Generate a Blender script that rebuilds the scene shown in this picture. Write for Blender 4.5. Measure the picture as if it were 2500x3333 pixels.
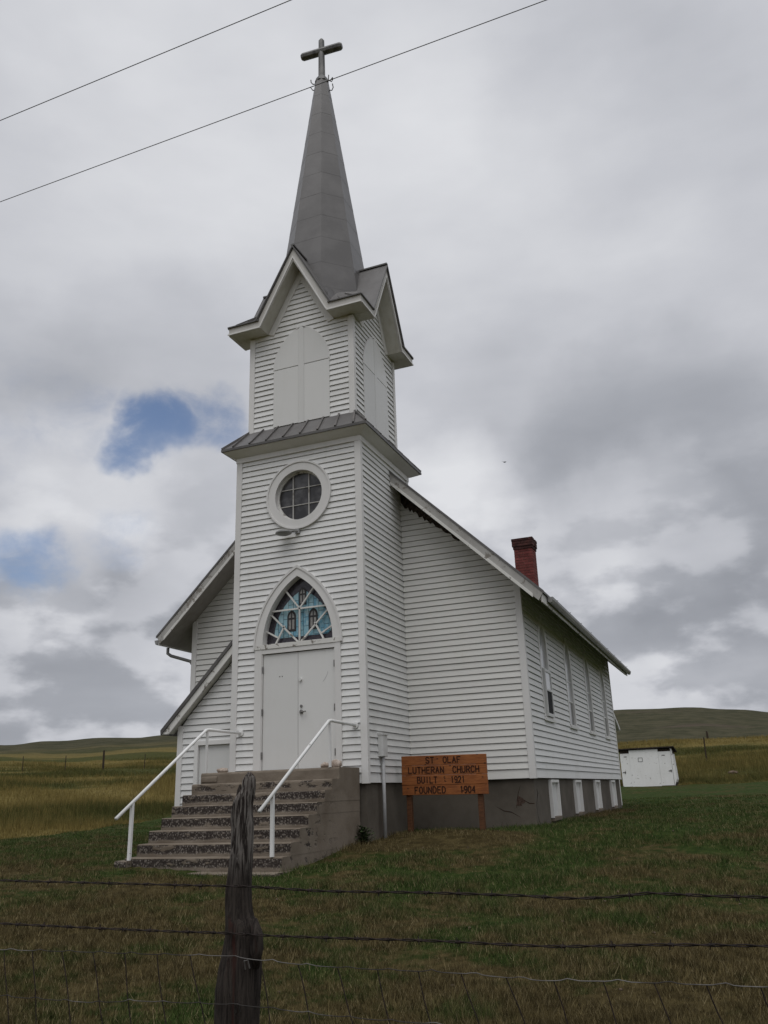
import bpy, bmesh, math, random
import numpy as np
from mathutils import Vector, Matrix, noise as mnoise
R = math.radians
random.seed(7)
rng = np.random.default_rng(11)
scene = bpy.context.scene
for o in list(bpy.data.objects):
    bpy.data.objects.remove(o, do_unlink=True)
col = scene.collection

# ------------------------------------------------------------------ camera
CAM = Vector((8.506, -13.454, -0.190))
YAW, PITCH, ROLL, FPX = -0.3818, 0.3249, -0.0341, 2724.7
fw = Vector((math.sin(YAW)*math.cos(PITCH), math.cos(YAW)*math.cos(PITCH), math.sin(PITCH)))
rt = fw.cross(Vector((0, 0, 1))).normalized(); up = rt.cross(fw)
rt2 = rt*math.cos(ROLL)+up*math.sin(ROLL); up2 = up*math.cos(ROLL)-rt*math.sin(ROLL)
cd = bpy.data.cameras.new('camera'); cam = bpy.data.objects.new('camera', cd); col.objects.link(cam)
cam.matrix_world = Matrix(((rt2.x, up2.x, -fw.x, CAM.x), (rt2.y, up2.y, -fw.y, CAM.y), (rt2.z, up2.z, -fw.z, CAM.z), (0, 0, 0, 1)))
cd.sensor_fit = 'HORIZONTAL'; cd.sensor_width = 36.0; cd.lens = 36.0*FPX/2500.0
cd.clip_start = 0.05; cd.clip_end = 9000
scene.camera = cam
scene.render.resolution_x = 768; scene.render.resolution_y = 1024

# ------------------------------------------------------------------ exposure, world, sun
scene.view_settings.view_transform = 'Standard'; scene.view_settings.look = 'None'
scene.view_settings.exposure = 0.0; scene.view_settings.gamma = 1.0
try: scene.view_settings.use_curve_mapping = False
except Exception: pass
SUN_EL, SUN_AZ = 66.0, 166.0      # degrees; azimuth measured clockwise from +y
world = bpy.data.worlds.new('World'); scene.world = world; world.use_nodes = True
wt = world.node_tree; wt.nodes.clear()

class NT:
    """small helper that strings shader nodes together"""
    def __init__(s, tree): s.t = tree
    def n(s, typ, **kw):
        nd = s.t.nodes.new(typ)
        for k, v in kw.items(): setattr(nd, k, v)
        return nd
    def put(s, sock, v):
        if v is None: return
        if isinstance(v, bpy.types.NodeSocket): s.t.links.new(v, sock)
        else: sock.default_value = v
    def math(s, op, a, b=None, c=None, clamp=False):
        nd = s.n('ShaderNodeMath', operation=op, use_clamp=clamp)
        s.put(nd.inputs[0], a); s.put(nd.inputs[1], b)
        if c is not None: s.put(nd.inputs[2], c)
        return nd.outputs[0]
    def vmath(s, op, a, b=None, out=0, scale=None):
        nd = s.n('ShaderNodeVectorMath', operation=op)
        s.put(nd.inputs[0], a)
        if b is not None: s.put(nd.inputs[1], b)
        if scale is not None: s.put(nd.inputs['Scale'], scale)
        return nd.outputs[out]
    def noise(s, vec, scale, detail=4, rough=0.55, dist=0.0, out='Fac'):
        nd = s.n('ShaderNodeTexNoise'); nd.noise_dimensions = '3D'
        s.put(nd.inputs['Vector'], vec); nd.inputs['Scale'].default_value = scale
        nd.inputs['Detail'].default_value = detail; nd.inputs['Roughness'].default_value = rough
        nd.inputs['Distortion'].default_value = dist
        return nd.outputs[out]
    def voronoi(s, vec, scale, feature='F1', out='Distance'):
        nd = s.n('ShaderNodeTexVoronoi', feature=feature)
        s.put(nd.inputs['Vector'], vec); nd.inputs['Scale'].default_value = scale
        return nd.outputs[out]
    def ramp(s, v, a, b, lo=0.0, hi=1.0, smooth=True):
        nd = s.n('ShaderNodeMapRange', interpolation_type='SMOOTHSTEP' if smooth else 'LINEAR', clamp=True)
        s.put(nd.inputs['Value'], v); nd.inputs['From Min'].default_value = a; nd.inputs['From Max'].default_value = b
        nd.inputs['To Min'].default_value = lo; nd.inputs['To Max'].default_value = hi
        return nd.outputs[0]
    def mix(s, f, a, b, blend='MIX'):
        nd = s.n('ShaderNodeMix', data_type='RGBA', blend_type=blend)
        s.put(nd.inputs[0], f)
        for sock, v in ((nd.inputs[6], a), (nd.inputs[7], b)):
            if isinstance(v, tuple) and len(v) == 3: v = (*v, 1)
            s.put(sock, v)
        return nd.outputs[2]
    def scalevec(s, vec, sx, sy, sz):
        return s.vmath('MULTIPLY', vec, (sx, sy, sz))

def build_sky():
    W_ = NT(wt)
    outn = W_.n('ShaderNodeOutputWorld'); bg = W_.n('ShaderNodeBackground'); bg.inputs['Strength'].default_value = 0.1
    sky = W_.n('ShaderNodeTexSky', sky_type='NISHITA'); sky.sun_disc = False
    sky.sun_elevation = R(SUN_EL); sky.sun_rotation = R(SUN_AZ); sky.altitude = 900; sky.air_density = 1.0; sky.dust_density = 0.6; sky.ozone_density = 1.5
    tc = W_.n('ShaderNodeTexCoord'); d = W_.vmath('NORMALIZE', tc.outputs['Generated'])
    sep = W_.n('ShaderNodeSeparateXYZ'); W_.put(sep.inputs[0], d)
    zc = W_.math('ADD', W_.math('MAXIMUM', sep.outputs['Z'], 0.0), 0.12)
    comb = W_.n('ShaderNodeCombineXYZ')
    W_.put(comb.inputs[0], W_.math('DIVIDE', sep.outputs['X'], zc)); W_.put(comb.inputs[1], W_.math('DIVIDE', sep.outputs['Y'], zc)); comb.inputs[2].default_value = 3.7
    p = comb.outputs[0]
    wisp = W_.noise(d, 6.0, 5, 0.55, out='Color')
    warp = W_.vmath('MULTIPLY', W_.vmath('SUBTRACT', wisp, (0.5, 0.5, 0.5)), (0.16, 0.16, 0.12))
    dw = W_.vmath('NORMALIZE', W_.vmath('ADD', d, warp))                # direction with ragged edges
    big = W_.noise(p, 0.55, 3, 0.5)
    mid = W_.noise(p, 1.5, 6, 0.50, 0.2)
    flat = W_.noise(W_.scalevec(d, 1, 1, 3.0), 4.2, 4, 0.5, 0.1)
    puff = W_.noise(W_.scalevec(d, 1, 1, 2.0), 8.5, 7, 0.50, 0.0)
    crisp = W_.math('SUBTRACT', W_.ramp(puff, 0.43, 0.58), 0.5)      # heaped cloud with firmer upper edges, low in the sky
    low = W_.ramp(sep.outputs['Z'], 0.42, 0.12)
    v = W_.math('ADD', W_.math('MULTIPLY', W_.math('SUBTRACT', big, 0.5), 0.26), W_.math('MULTIPLY', W_.math('SUBTRACT', mid, 0.5), 0.22))
    v = W_.math('ADD', v, W_.math('MULTIPLY', W_.math('SUBTRACT', flat, 0.5), 0.34))
    v = W_.math('ADD', v, W_.math('MULTIPLY', W_.math('MULTIPLY', crisp, low), 0.40))
    v = W_.math('ADD', v, W_.math('MULTIPLY', W_.math('SUBTRACT', puff, 0.5), 0.16))
    v = W_.math('ADD', v, W_.ramp(sep.outputs['Z'], 0.15, 0.62, 0.575, 0.715))
    # broad banks of thicker and thinner cloud, each a soft lobe round a direction
    def lobe(c, half, amount, vec=dw):
        c = Vector(c).normalized()
        dot = W_.vmath('DOT_PRODUCT', vec, tuple(c), out=1)
        return W_.math('MULTIPLY', W_.ramp(dot, math.cos(R(half)), math.cos(R(half*0.15))), amount)
    for c, half, amt in [((-0.29, 0.60, 0.75), 22, 0.17), ((-0.02, 0.934, 0.358), 10, -0.30), ((-0.17, 0.90, 0.40), 8, -0.13), ((-0.02, 0.72, 0.69), 9, -0.13),
                         ((-0.644, 0.683, 0.338), 7.5, 0.30), ((-0.264, 0.904, 0.335), 6, 0.30), ((-0.06, 0.95, 0.285), 6.5, 0.24), ((-0.03, 0.77, 0.64), 8, 0.10),
                         ((-0.55, 0.70, 0.45), 9, -0.10), ((-0.68, 0.60, 0.42), 9, -0.18), ((-0.70, 0.69, 0.16), 10, -0.12), ((-0.02, 0.97, 0.20), 6, -0.22), ((-0.03, 0.99, 0.135), 4, 0.10),
                         ((-0.62, 0.77, 0.22), 5, -0.12), ((-0.69, 0.70, 0.21), 4, 0.16), ((-0.25, 0.95, 0.20), 6, 0.05)]:
        v = W_.math('ADD', v, lobe(c, half, amt))
    v = W_.math('MINIMUM', W_.math('MAXIMUM', v, 0.0), 1.0)
    cr = W_.n('ShaderNodeValToRGB'); W_.put(cr.inputs[0], v)
    els = cr.color_ramp.elements
    els[0].position = 0.08; els[0].color = (2.68, 2.82, 3.16, 1)
    els[1].position = 0.98; els[1].color = (7.3, 7.4, 7.70, 1)
    e = els.new(0.38); e.color = (3.80, 3.95, 4.34, 1)
    e = els.new(0.68); e.color = (5.45, 5.57, 5.98, 1)
    cloud = cr.outputs[0]
    # openings to the blue sky, with drifting wisps across their edges
    def hole(c, half):
        c = Vector(c).normalized()
        dot = W_.vmath('DOT_PRODUCT', dw, tuple(c), out=1)
        return W_.ramp(dot, math.cos(R(half)), math.cos(R(half*0.12)))
    h = hole((-0.572, 0.714, 0.404), 3.3)
    for c, half, amt in [((-0.586, 0.715, 0.383), 2.8, 0.95), ((-0.545, 0.733, 0.414), 3.2, 0.75), ((-0.520, 0.747, 0.416), 3.0, 0.72), ((-0.625, 0.675, 0.405), 4.0, 0.42), ((-0.700, 0.667, 0.256), 3.4, 0.78), ((-0.629, 0.722, 0.289), 3.4, 0.5), ((-0.68, 0.61, 0.41), 7, 0.26)]:
        h = W_.math('MAXIMUM', h, W_.math('MULTIPLY', hole(c, half), amt))
    wn = W_.noise(W_.scalevec(d, 1, 1, 1.5), 16.0, 6, 0.6, 0.3)
    h = W_.math('MULTIPLY', h, W_.ramp(W_.math('ADD', W_.math('MULTIPLY', h, 0.55), wn), 0.50, 1.06))
    h = W_.math('MULTIPLY', h, 0.90)
    blue = W_.mix(1.0, sky.outputs[0], (0.92, 0.98, 1.06, 1), 'MULTIPLY')
    c = W_.mix(h, cloud, blue)
    W_.put(bg.inputs['Color'], c); wt.links.new(bg.outputs[0], outn.inputs[0])
build_sky()

sd = bpy.data.lights.new('sun', 'SUN'); sd.energy = 1.3; sd.angle = R(50); sd.color = (1.0, 0.98, 0.95)
sun = bpy.data.objects.new('sun', sd); col.objects.link(sun)
sdir = Vector((math.sin(R(SUN_AZ))*math.cos(R(SUN_EL)), math.cos(R(SUN_AZ))*math.cos(R(SUN_EL)), math.sin(R(SUN_EL))))
sun.rotation_euler = sdir.to_track_quat('Z', 'Y').to_euler(); sun.location = (0, -10, 40)

# ------------------------------------------------------------------ materials
def mat(name):
    m = bpy.data.materials.new(name); m.use_nodes = True
    t = m.node_tree; b = t.nodes['Principled BSDF']; k = NT(t)
    geo = k.n('ShaderNodeNewGeometry'); pos = geo.outputs['Position']
    return m, k, b, pos
def bump(k, b, h, strength=0.3, dist=0.01):
    nd = k.n('ShaderNodeBump'); nd.inputs['Strength'].default_value = strength; nd.inputs['Distance'].default_value = dist
    k.put(nd.inputs['Height'], h); k.t.links.new(nd.outputs[0], b.inputs['Normal'])
def setp(b, rough=0.6, spec=0.5, metal=0.0):
    b.inputs['Roughness'].default_value = rough; b.inputs['Specular IOR Level'].default_value = spec; b.inputs['Metallic'].default_value = metal

def m_paint(name, base=(0.75, 0.75, 0.74), dirt=(0.60, 0.595, 0.56), amount=0.5, peel=0.0, rough=0.55, streak=1.0):
    m, k, b, pos = mat(name)
    oi = k.n('ShaderNodeObjectInfo')
    n1 = k.noise(pos, 0.9, 5, 0.6); n2 = k.noise(k.scalevec(pos, 1, 1, 0.25), 9.0, 4, 0.6)
    f = k.math('MULTIPLY', k.ramp(k.math('ADD', k.math('MULTIPLY', n1, 0.6), k.math('MULTIPLY', n2, 0.4*streak)), 0.42, 0.72), amount)
    c = k.mix(f, base, dirt)
    rnd = k.ramp(oi.outputs['Random'], 0, 1, 0.925, 1.03, smooth=False)
    c = k.mix(1.0, c, None, 'MULTIPLY') if False else c
    hsv = k.n('ShaderNodeHueSaturation'); k.put(hsv.inputs['Color'], c); k.put(hsv.inputs['Value'], rnd); c = hsv.outputs[0]
    if peel > 0:
        pn = k.noise(k.scalevec(pos, 1, 1, 1), 7.0, 7, 0.68, 0.4); pn2 = k.noise(pos, 1.1, 2)
        pf = k.ramp(k.math('ADD', pn, k.math('MULTIPLY', pn2, 0.25)), 0.80-peel, 0.815-peel)
        wood = k.mix(k.noise(pos, 60, 2), (0.16, 0.14, 0.12), (0.30, 0.28, 0.25))
        c = k.mix(pf, c, wood)
        bump(k, b, k.math('SUBTRACT', 1.0, pf), 0.5, 0.004)
    else:
        bump(k, b, k.noise(k.scalevec(pos, 4, 4, 40), 3, 3), 0.06, 0.004)
    k.put(b.inputs['Base Color'], c); setp(b, rough, 0.35)
    return m
M = {}
M['siding'] = m_paint('siding_paint')
M['siding_old'] = m_paint('siding_paint_stained', base=(0.71, 0.703, 0.672), dirt=(0.54, 0.53, 0.45), amount=0.7, streak=0.5)
M['trim'] = m_paint('trim_paint', base=(0.73, 0.72, 0.705), amount=0.4)
M['trim_peel'] = m_paint('trim_paint_peeling', base=(0.70, 0.69, 0.66), amount=0.6, peel=0.075)
M['door'] = m_paint('door_paint', base=(0.71, 0.71, 0.695), amount=0.25, rough=0.4)
M['fascia'] = m_paint('fascia_paint', base=(0.60, 0.585, 0.555), dirt=(0.42, 0.40, 0.36), amount=0.6)
M['eave_shade'] = m_paint('eave_shade_paint', base=(0.36, 0.335, 0.305), dirt=(0.21, 0.182, 0.160), amount=0.7)  # nave soffit paint, darkened so its colour carries the shade under the eaves
M['rake'] = m_paint('weathered_rake', base=(0.43, 0.42, 0.40), dirt=(0.28, 0.27, 0.25), amount=0.7, peel=0.09)
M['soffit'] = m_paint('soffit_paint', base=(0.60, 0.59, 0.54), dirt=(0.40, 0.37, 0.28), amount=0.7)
M['rail'] = m_paint('rail_paint', base=(0.80, 0.80, 0.79), amount=0.35, peel=0.03, rough=0.4)
M['shed_paint'] = m_paint('shed_paint', base=(0.82, 0.82, 0.81), amount=0.3, peel=0.035)

def m_simple(name, c1, c2, scale=6, rough=0.6, spec=0.4, metal=0.0, bs=0.2, bd=0.005, stretch=(1, 1, 1), lo=0.35, hi=0.65, rand=0.0):
    m, k, b, pos = mat(name)
    n = k.noise(k.scalevec(pos, *stretch), scale, 6, 0.6)
    c = k.mix(k.ramp(n, lo, hi), c1, c2)
    if rand:
        oi = k.n('ShaderNodeObjectInfo'); hsv = k.n('ShaderNodeHueSaturation'); k.put(hsv.inputs['Color'], c)
        k.put(hsv.inputs['Value'], k.ramp(oi.outputs['Random'], 0, 1, 1-rand, 1+rand, smooth=False)); c = hsv.outputs[0]
    k.put(b.inputs['Base Color'], c); setp(b, rough, spec, metal)
    if bs: bump(k, b, k.noise(k.scalevec(pos, *stretch), scale*5, 4), bs, bd)
    return m
M['roof'] = m_simple('roof_metal', (0.100, 0.095, 0.093), (0.134, 0.128, 0.126), 1.6, 0.42, 0.5, 0.0, 0.03, 0.004, rand=0.02)
M['roof_edge'] = m_simple('drip_metal', (0.075, 0.070, 0.068), (0.11, 0.105, 0.10), 3, 0.45, 0.5)
M['seam'] = m_simple('seam_metal', (0.085, 0.080, 0.078), (0.13, 0.12, 0.115), 3, 0.45, 0.5)
M['gutter'] = m_simple('gutter_metal', (0.20, 0.20, 0.195), (0.29, 0.29, 0.285), 4, 0.4, 0.5)
M['cross'] = m_simple('cross_metal', (0.06, 0.06, 0.063), (0.19, 0.187, 0.183), 5, 0.5, 0.5, bs=0.3, stretch=(1, 1, 0.5))
M['concrete'] = m_simple('foundation_concrete', (0.088, 0.076, 0.062), (0.140, 0.123, 0.102), 1.3, 0.9, 0.2, bs=0.5, bd=0.006, lo=0.3, hi=0.7)
M['crack'] = m_simple('crack_dark', (0.018, 0.014, 0.012), (0.05, 0.03, 0.022), 20, 1.0, 0.1)
M['broken'] = m_simple('broken_concrete', (0.045, 0.03, 0.024), (0.10, 0.07, 0.055), 30, 1.0, 0.1, bs=0.8)
M['mortar'] = m_simple('mortar', (0.20, 0.16, 0.14), (0.30, 0.26, 0.23), 25, 0.95, 0.1)
M['brick'] = m_simple('red_brick', (0.150, 0.043, 0.040), (0.215, 0.068, 0.060), 9, 0.9, 0.2, bs=0.4, rand=0.25)
M['brick_dark'] = m_simple('sooty_brick', (0.045, 0.024, 0.022), (0.09, 0.038, 0.034), 9, 0.9, 0.2, bs=0.4, rand=0.25)
M['hardware'] = m_simple('grey_hardware', (0.16, 0.155, 0.15), (0.30, 0.29, 0.28), 30, 0.35, 0.5, 0.7)
M['dark_metal'] = m_simple('dark_hardware', (0.03, 0.03, 0.03), (0.07, 0.065, 0.06), 30, 0.5, 0.4, 0.2)
M['box_metal'] = m_simple('painted_box', (0.58, 0.58, 0.57), (0.66, 0.66, 0.65), 5, 0.45, 0.4)
M['conduit'] = m_simple('grey_conduit', (0.33, 0.33, 0.335), (0.42, 0.42, 0.42), 5, 0.4, 0.5)
M['power'] = m_simple('power_wire', (0.09, 0.09, 0.095), (0.13, 0.13, 0.13), 5, 0.6, 0.3, bs=0)
M['rust_wire'] = m_simple('rusty_wire', (0.010, 0.007, 0.006), (0.026, 0.017, 0.014), 40, 0.8, 0.3, bs=0)
M['zinc_wire'] = m_simple('galvanised_wire', (0.030, 0.026, 0.023), (0.15, 0.142, 0.135), 3, 0.6, 0.4, 0.2, bs=0, lo=0.46, hi=0.6)
M['stone'] = m_simple('fieldstone', (0.30, 0.235, 0.19), (0.52, 0.45, 0.39), 14, 0.9, 0.2, bs=0.5)
M['dirt_rock'] = m_simple('brown_rock', (0.10, 0.075, 0.055), (0.17, 0.13, 0.10), 8, 0.95, 0.1)
M['lead'] = m_simple('lead_came', (0.018, 0.017, 0.018), (0.035, 0.032, 0.033), 30, 0.5, 0.4)
M['purple_glass'] = m_simple('dark_border_glass', (0.026, 0.021, 0.029), (0.052, 0.045, 0.056), 25, 0.18, 0.5, bs=0)
M['ochre_glass'] = m_simple('pale_glass', (0.20, 0.195, 0.185), (0.30, 0.29, 0.27), 18, 0.2, 0.5, bs=0)
M['old_wood'] = m_simple('rotten_board', (0.025, 0.020, 0.016), (0.075, 0.058, 0.045), 20, 0.95, 0.1, bs=0.6)
M['tar'] = m_simple('shed_roofing', (0.022, 0.018, 0.017), (0.05, 0.042, 0.038), 8, 0.95, 0.1)
M['bird'] = m_simple('bird_feather', (0.02, 0.02, 0.022), (0.04, 0.04, 0.04), 30, 0.8, 0.2, bs=0)
M['leaf'] = m_simple('weed_leaf', (0.034, 0.056, 0.020), (0.066, 0.098, 0.038), 14, 0.7, 0.2, bs=0)

def m_glass(name, c, c2, rough=0.08, scale=2.0):
    m, k, b, pos = mat(name)
    k.put(b.inputs['Base Color'], k.mix(k.ramp(k.noise(pos, scale, 4), 0.4, 0.68), c, c2)); setp(b, rough, 0.5)
    bump(k, b, k.noise(pos, 5, 2), 0.03, 0.01)
    return m
M['dark_glass'] = m_glass('dusty_dark_glass', (0.022, 0.021, 0.022), (0.085, 0.083, 0.085), 0.22, 4.5)
M['pale_pane'] = m_glass('curtained_pane', (0.46, 0.465, 0.47), (0.54, 0.545, 0.55), 0.12, 1.0)
M['grey_pane'] = m_glass('grey_lower_pane', (0.14, 0.14, 0.135), (0.20, 0.20, 0.195), 0.14, 2.0)
M['screen'] = m_simple('insect_screen', (0.018, 0.018, 0.02), (0.03, 0.03, 0.032), 30, 0.8, 0.2, bs=0)

def m_blue():
    m, k, b, pos = mat('blue_cathedral_glass')
    oi = k.n('ShaderNodeObjectInfo')
    n = k.noise(k.scalevec(pos, 1, 1, 0.4), 22, 4, 0.6)
    c = k.mix(k.ramp(oi.outputs['Random'], 0.0, 1.0), (0.13, 0.33, 0.45), (0.28, 0.47, 0.53))
    c = k.mix(k.ramp(n, 0.45, 0.7), c, (0.36, 0.52, 0.56))
    k.put(b.inputs['Base Color'], c); setp(b, 0.15, 0.5); bump(k, b, n, 0.15, 0.003)
    return m
M['blue_glass'] = m_blue()

def m_steps():
    m, k, b, pos = mat('step_concrete')
    n = k.noise(pos, 1.8, 5, 0.6)
    c = k.mix(k.ramp(n, 0.3, 0.7), (0.155, 0.126, 0.097), (0.225, 0.190, 0.152))
    # spalled riser faces show the coarse dark and pale gravel
    geo = k.n('ShaderNodeNewGeometry'); sp = k.n('ShaderNodeSeparateXYZ'); k.put(sp.inputs[0], geo.outputs['Normal'])
    ps = k.n('ShaderNodeSeparateXYZ'); k.put(ps.inputs[0], pos)
    facing = k.ramp(k.math('MULTIPLY', sp.outputs['Y'], -1.0), 0.35, 0.7)
    side = k.math('MULTIPLY', k.ramp(sp.outputs['X'], 0.5, 0.9), k.ramp(ps.outputs['Y'], -0.7, -1.9))
    low = k.ramp(ps.outputs['Z'], 0.10, -0.25)
    spall = k.ramp(k.math('ADD', k.noise(k.scalevec(pos, 1, 1, 2.2), 4.0, 5, 0.62), k.math('MULTIPLY', low, 0.15)), 0.50, 0.60)
    f = k.math('MULTIPLY', k.math('MAXIMUM', facing, k.math('MULTIPLY', side, k.ramp(k.noise(pos, 5.5, 4), 0.55, 0.62))), spall)
    f = k.math('MULTIPLY', f, k.ramp(ps.outputs['Z'], 0.07, 0.05))
    fr = k.math('FRACT', k.math('DIVIDE', k.math('ADD', ps.outputs['Z'], 1.13), 0.1735))     # the noses and feet of the risers stay sound
    f = k.math('MULTIPLY', f, k.math('MULTIPLY', k.ramp(k.math('ADD', fr, k.math('MULTIPLY', k.noise(pos, 7, 2), 0.3)), 0.22, 0.5), k.ramp(fr, 0.95, 0.84)))
    agg = k.voronoi(k.scalevec(pos, 1, 1, 0.7), 46); aggc = k.voronoi(k.scalevec(pos, 1, 1, 0.7), 46, out='Color')
    sep = k.n('ShaderNodeSeparateColor'); k.put(sep.inputs[0], aggc)
    grav = k.mix(k.ramp(sep.outputs[0], 0.15, 0.85), (0.046, 0.037, 0.033), (0.215, 0.19, 0.165))
    grav = k.mix(k.ramp(agg, 0.30, 0.62), grav, (0.044, 0.036, 0.032))
    c = k.mix(f, c, grav)
    k.put(b.inputs['Base Color'], c); setp(b, 0.92, 0.15)
    hh = k.math('SUBTRACT', k.math('MULTIPLY', k.noise(pos, 30, 4), 0.3), k.math('MULTIPLY', k.math('ADD', agg, 0.4), f))
    bump(k, b, hh, 0.7, 0.015)
    return m
M['steps'] = m_steps()

def m_signwood(name, c1, c2, knots=True):
    m, k, b, pos = mat(name)
    oi = k.n('ShaderNodeObjectInfo')
    off = k.vmath('ADD', k.scalevec(pos, 1.2, 6, 11), None) if False else k.scalevec(pos, 1.2, 6, 11)
    g = k.noise(off, 4, 6, 0.62, 0.8); g2 = k.noise(k.scalevec(pos, 2, 8, 60), 3, 3)
    c = k.mix(k.ramp(k.math('ADD', k.math('MULTIPLY', g, 0.65), k.math('MULTIPLY', g2, 0.35)), 0.35, 0.66), c1, c2)
    if knots:
        v = k.voronoi(k.scalevec(pos, 1, 1, 1.6), 6.5)
        c = k.mix(k.ramp(v, 0.17, 0.08), c, (0.045, 0.014, 0.006))
        c = k.mix(k.math('MULTIPLY', k.ramp(k.noise(pos, 3, 3), 0.52, 0.72), 0.5), c, (0.15, 0.05, 0.018))
    hsv = k.n('ShaderNodeHueSaturation'); k.put(hsv.inputs['Color'], c); k.put(hsv.inputs['Value'], k.ramp(oi.outputs['Random'], 0, 1, 0.88, 1.08, smooth=False))
    k.put(b.inputs['Base Color'], hsv.outputs[0]); setp(b, 0.6, 0.35); bump(k, b, g2, 0.25, 0.004)
    return m
M['sign_wood'] = m_signwood('stained_plank', (0.180, 0.054, 0.014), (0.330, 0.116, 0.031))
M['sign_post'] = m_signwood('stained_post', (0.075, 0.030, 0.012), (0.15, 0.062, 0.025), False)
M['letter'] = m_simple('dark_letter_paint', (0.022, 0.010, 0.006), (0.055, 0.020, 0.012), 30, 0.8, 0.2, bs=0)

def m_post():
    m, k, b, pos = mat('weathered_post')
    n = k.n('ShaderNodeTexCoord').outputs['Object']
    gr = k.noise(k.scalevec(n, 75, 75, 6.5), 1.0, 6, 0.7, 0.9); lg = k.noise(k.scalevec(n, 18, 18, 1.3), 1.0, 4, 0.6, 0.5)
    fine = k.noise(k.scalevec(n, 220, 220, 9), 1.0, 3, 0.7)
    c = k.mix(k.ramp(gr, 0.34, 0.66), (0.012, 0.009, 0.008), (0.052, 0.043, 0.037))
    c = k.mix(k.math('MULTIPLY', k.ramp(lg, 0.52, 0.66), 0.85), c, (0.036, 0.011, 0.008))
    ps = k.n('ShaderNodeSeparateXYZ'); k.put(ps.inputs[0], n)
    pale = k.math('MULTIPLY', k.ramp(ps.outputs['Z'], 1.33, 1.52), k.ramp(gr, 0.42, 0.6))
    c = k.mix(k.math('MULTIPLY', pale, 0.8), c, (0.20, 0.185, 0.17))
    c = k.mix(k.math('MULTIPLY', k.ramp(fine, 0.60, 0.75), 0.3), c, (0.10, 0.088, 0.078))
    k.put(b.inputs['Base Color'], c); setp(b, 0.9, 0.2)
    bump(k, b, k.math('ADD', gr, k.math('MULTIPLY', fine, 0.4)), 0.6, 0.008)
    return m
M['post'] = m_post()

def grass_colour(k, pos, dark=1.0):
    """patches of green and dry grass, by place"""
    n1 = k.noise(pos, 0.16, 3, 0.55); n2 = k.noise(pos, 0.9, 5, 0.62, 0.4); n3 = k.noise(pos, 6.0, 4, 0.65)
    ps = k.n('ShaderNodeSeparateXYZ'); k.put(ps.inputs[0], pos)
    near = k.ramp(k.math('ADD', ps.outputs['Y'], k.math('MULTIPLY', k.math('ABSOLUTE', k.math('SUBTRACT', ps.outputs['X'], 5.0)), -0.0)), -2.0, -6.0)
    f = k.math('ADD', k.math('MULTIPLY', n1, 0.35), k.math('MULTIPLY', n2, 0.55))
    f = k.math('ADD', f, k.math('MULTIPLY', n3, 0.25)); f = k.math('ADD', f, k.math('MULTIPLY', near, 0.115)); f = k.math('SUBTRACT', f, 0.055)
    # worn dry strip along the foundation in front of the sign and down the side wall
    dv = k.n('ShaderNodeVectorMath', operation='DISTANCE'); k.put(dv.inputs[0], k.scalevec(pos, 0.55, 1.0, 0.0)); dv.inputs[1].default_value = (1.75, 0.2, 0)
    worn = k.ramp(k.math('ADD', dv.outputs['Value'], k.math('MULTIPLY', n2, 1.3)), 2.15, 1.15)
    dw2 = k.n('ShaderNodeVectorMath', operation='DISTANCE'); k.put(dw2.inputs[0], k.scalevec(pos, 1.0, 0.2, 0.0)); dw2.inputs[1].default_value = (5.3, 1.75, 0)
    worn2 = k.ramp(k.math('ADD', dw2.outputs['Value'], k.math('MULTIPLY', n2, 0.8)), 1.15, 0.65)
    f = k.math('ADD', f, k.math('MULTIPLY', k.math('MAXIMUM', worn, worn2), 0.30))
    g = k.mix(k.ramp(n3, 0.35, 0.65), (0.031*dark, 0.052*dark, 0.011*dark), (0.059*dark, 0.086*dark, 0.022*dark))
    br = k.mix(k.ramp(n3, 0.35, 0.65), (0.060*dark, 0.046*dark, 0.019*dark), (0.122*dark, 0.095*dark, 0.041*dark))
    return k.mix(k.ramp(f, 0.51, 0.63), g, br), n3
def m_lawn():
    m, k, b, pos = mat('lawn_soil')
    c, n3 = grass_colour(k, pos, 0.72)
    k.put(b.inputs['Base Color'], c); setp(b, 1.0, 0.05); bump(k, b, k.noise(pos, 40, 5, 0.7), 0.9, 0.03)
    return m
def m_blade():
    m, k, b, pos = mat('grass_blade')
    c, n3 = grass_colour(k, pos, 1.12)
    at = k.n('ShaderNodeAttribute'); at.attribute_name = 'tone'
    c = k.mix(k.ramp(at.outputs['Fac'], 0.80, 0.98), c, (0.17, 0.14, 0.075))
    hsv = k.n('ShaderNodeHueSaturation'); k.put(hsv.inputs['Color'], c); k.put(hsv.inputs['Value'], k.ramp(at.outputs['Fac'], 0, 1, 0.65, 1.35, smooth=False))
    k.put(b.inputs['Base Color'], hsv.outputs[0]); setp(b, 0.8, 0.15)
    return m
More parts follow.
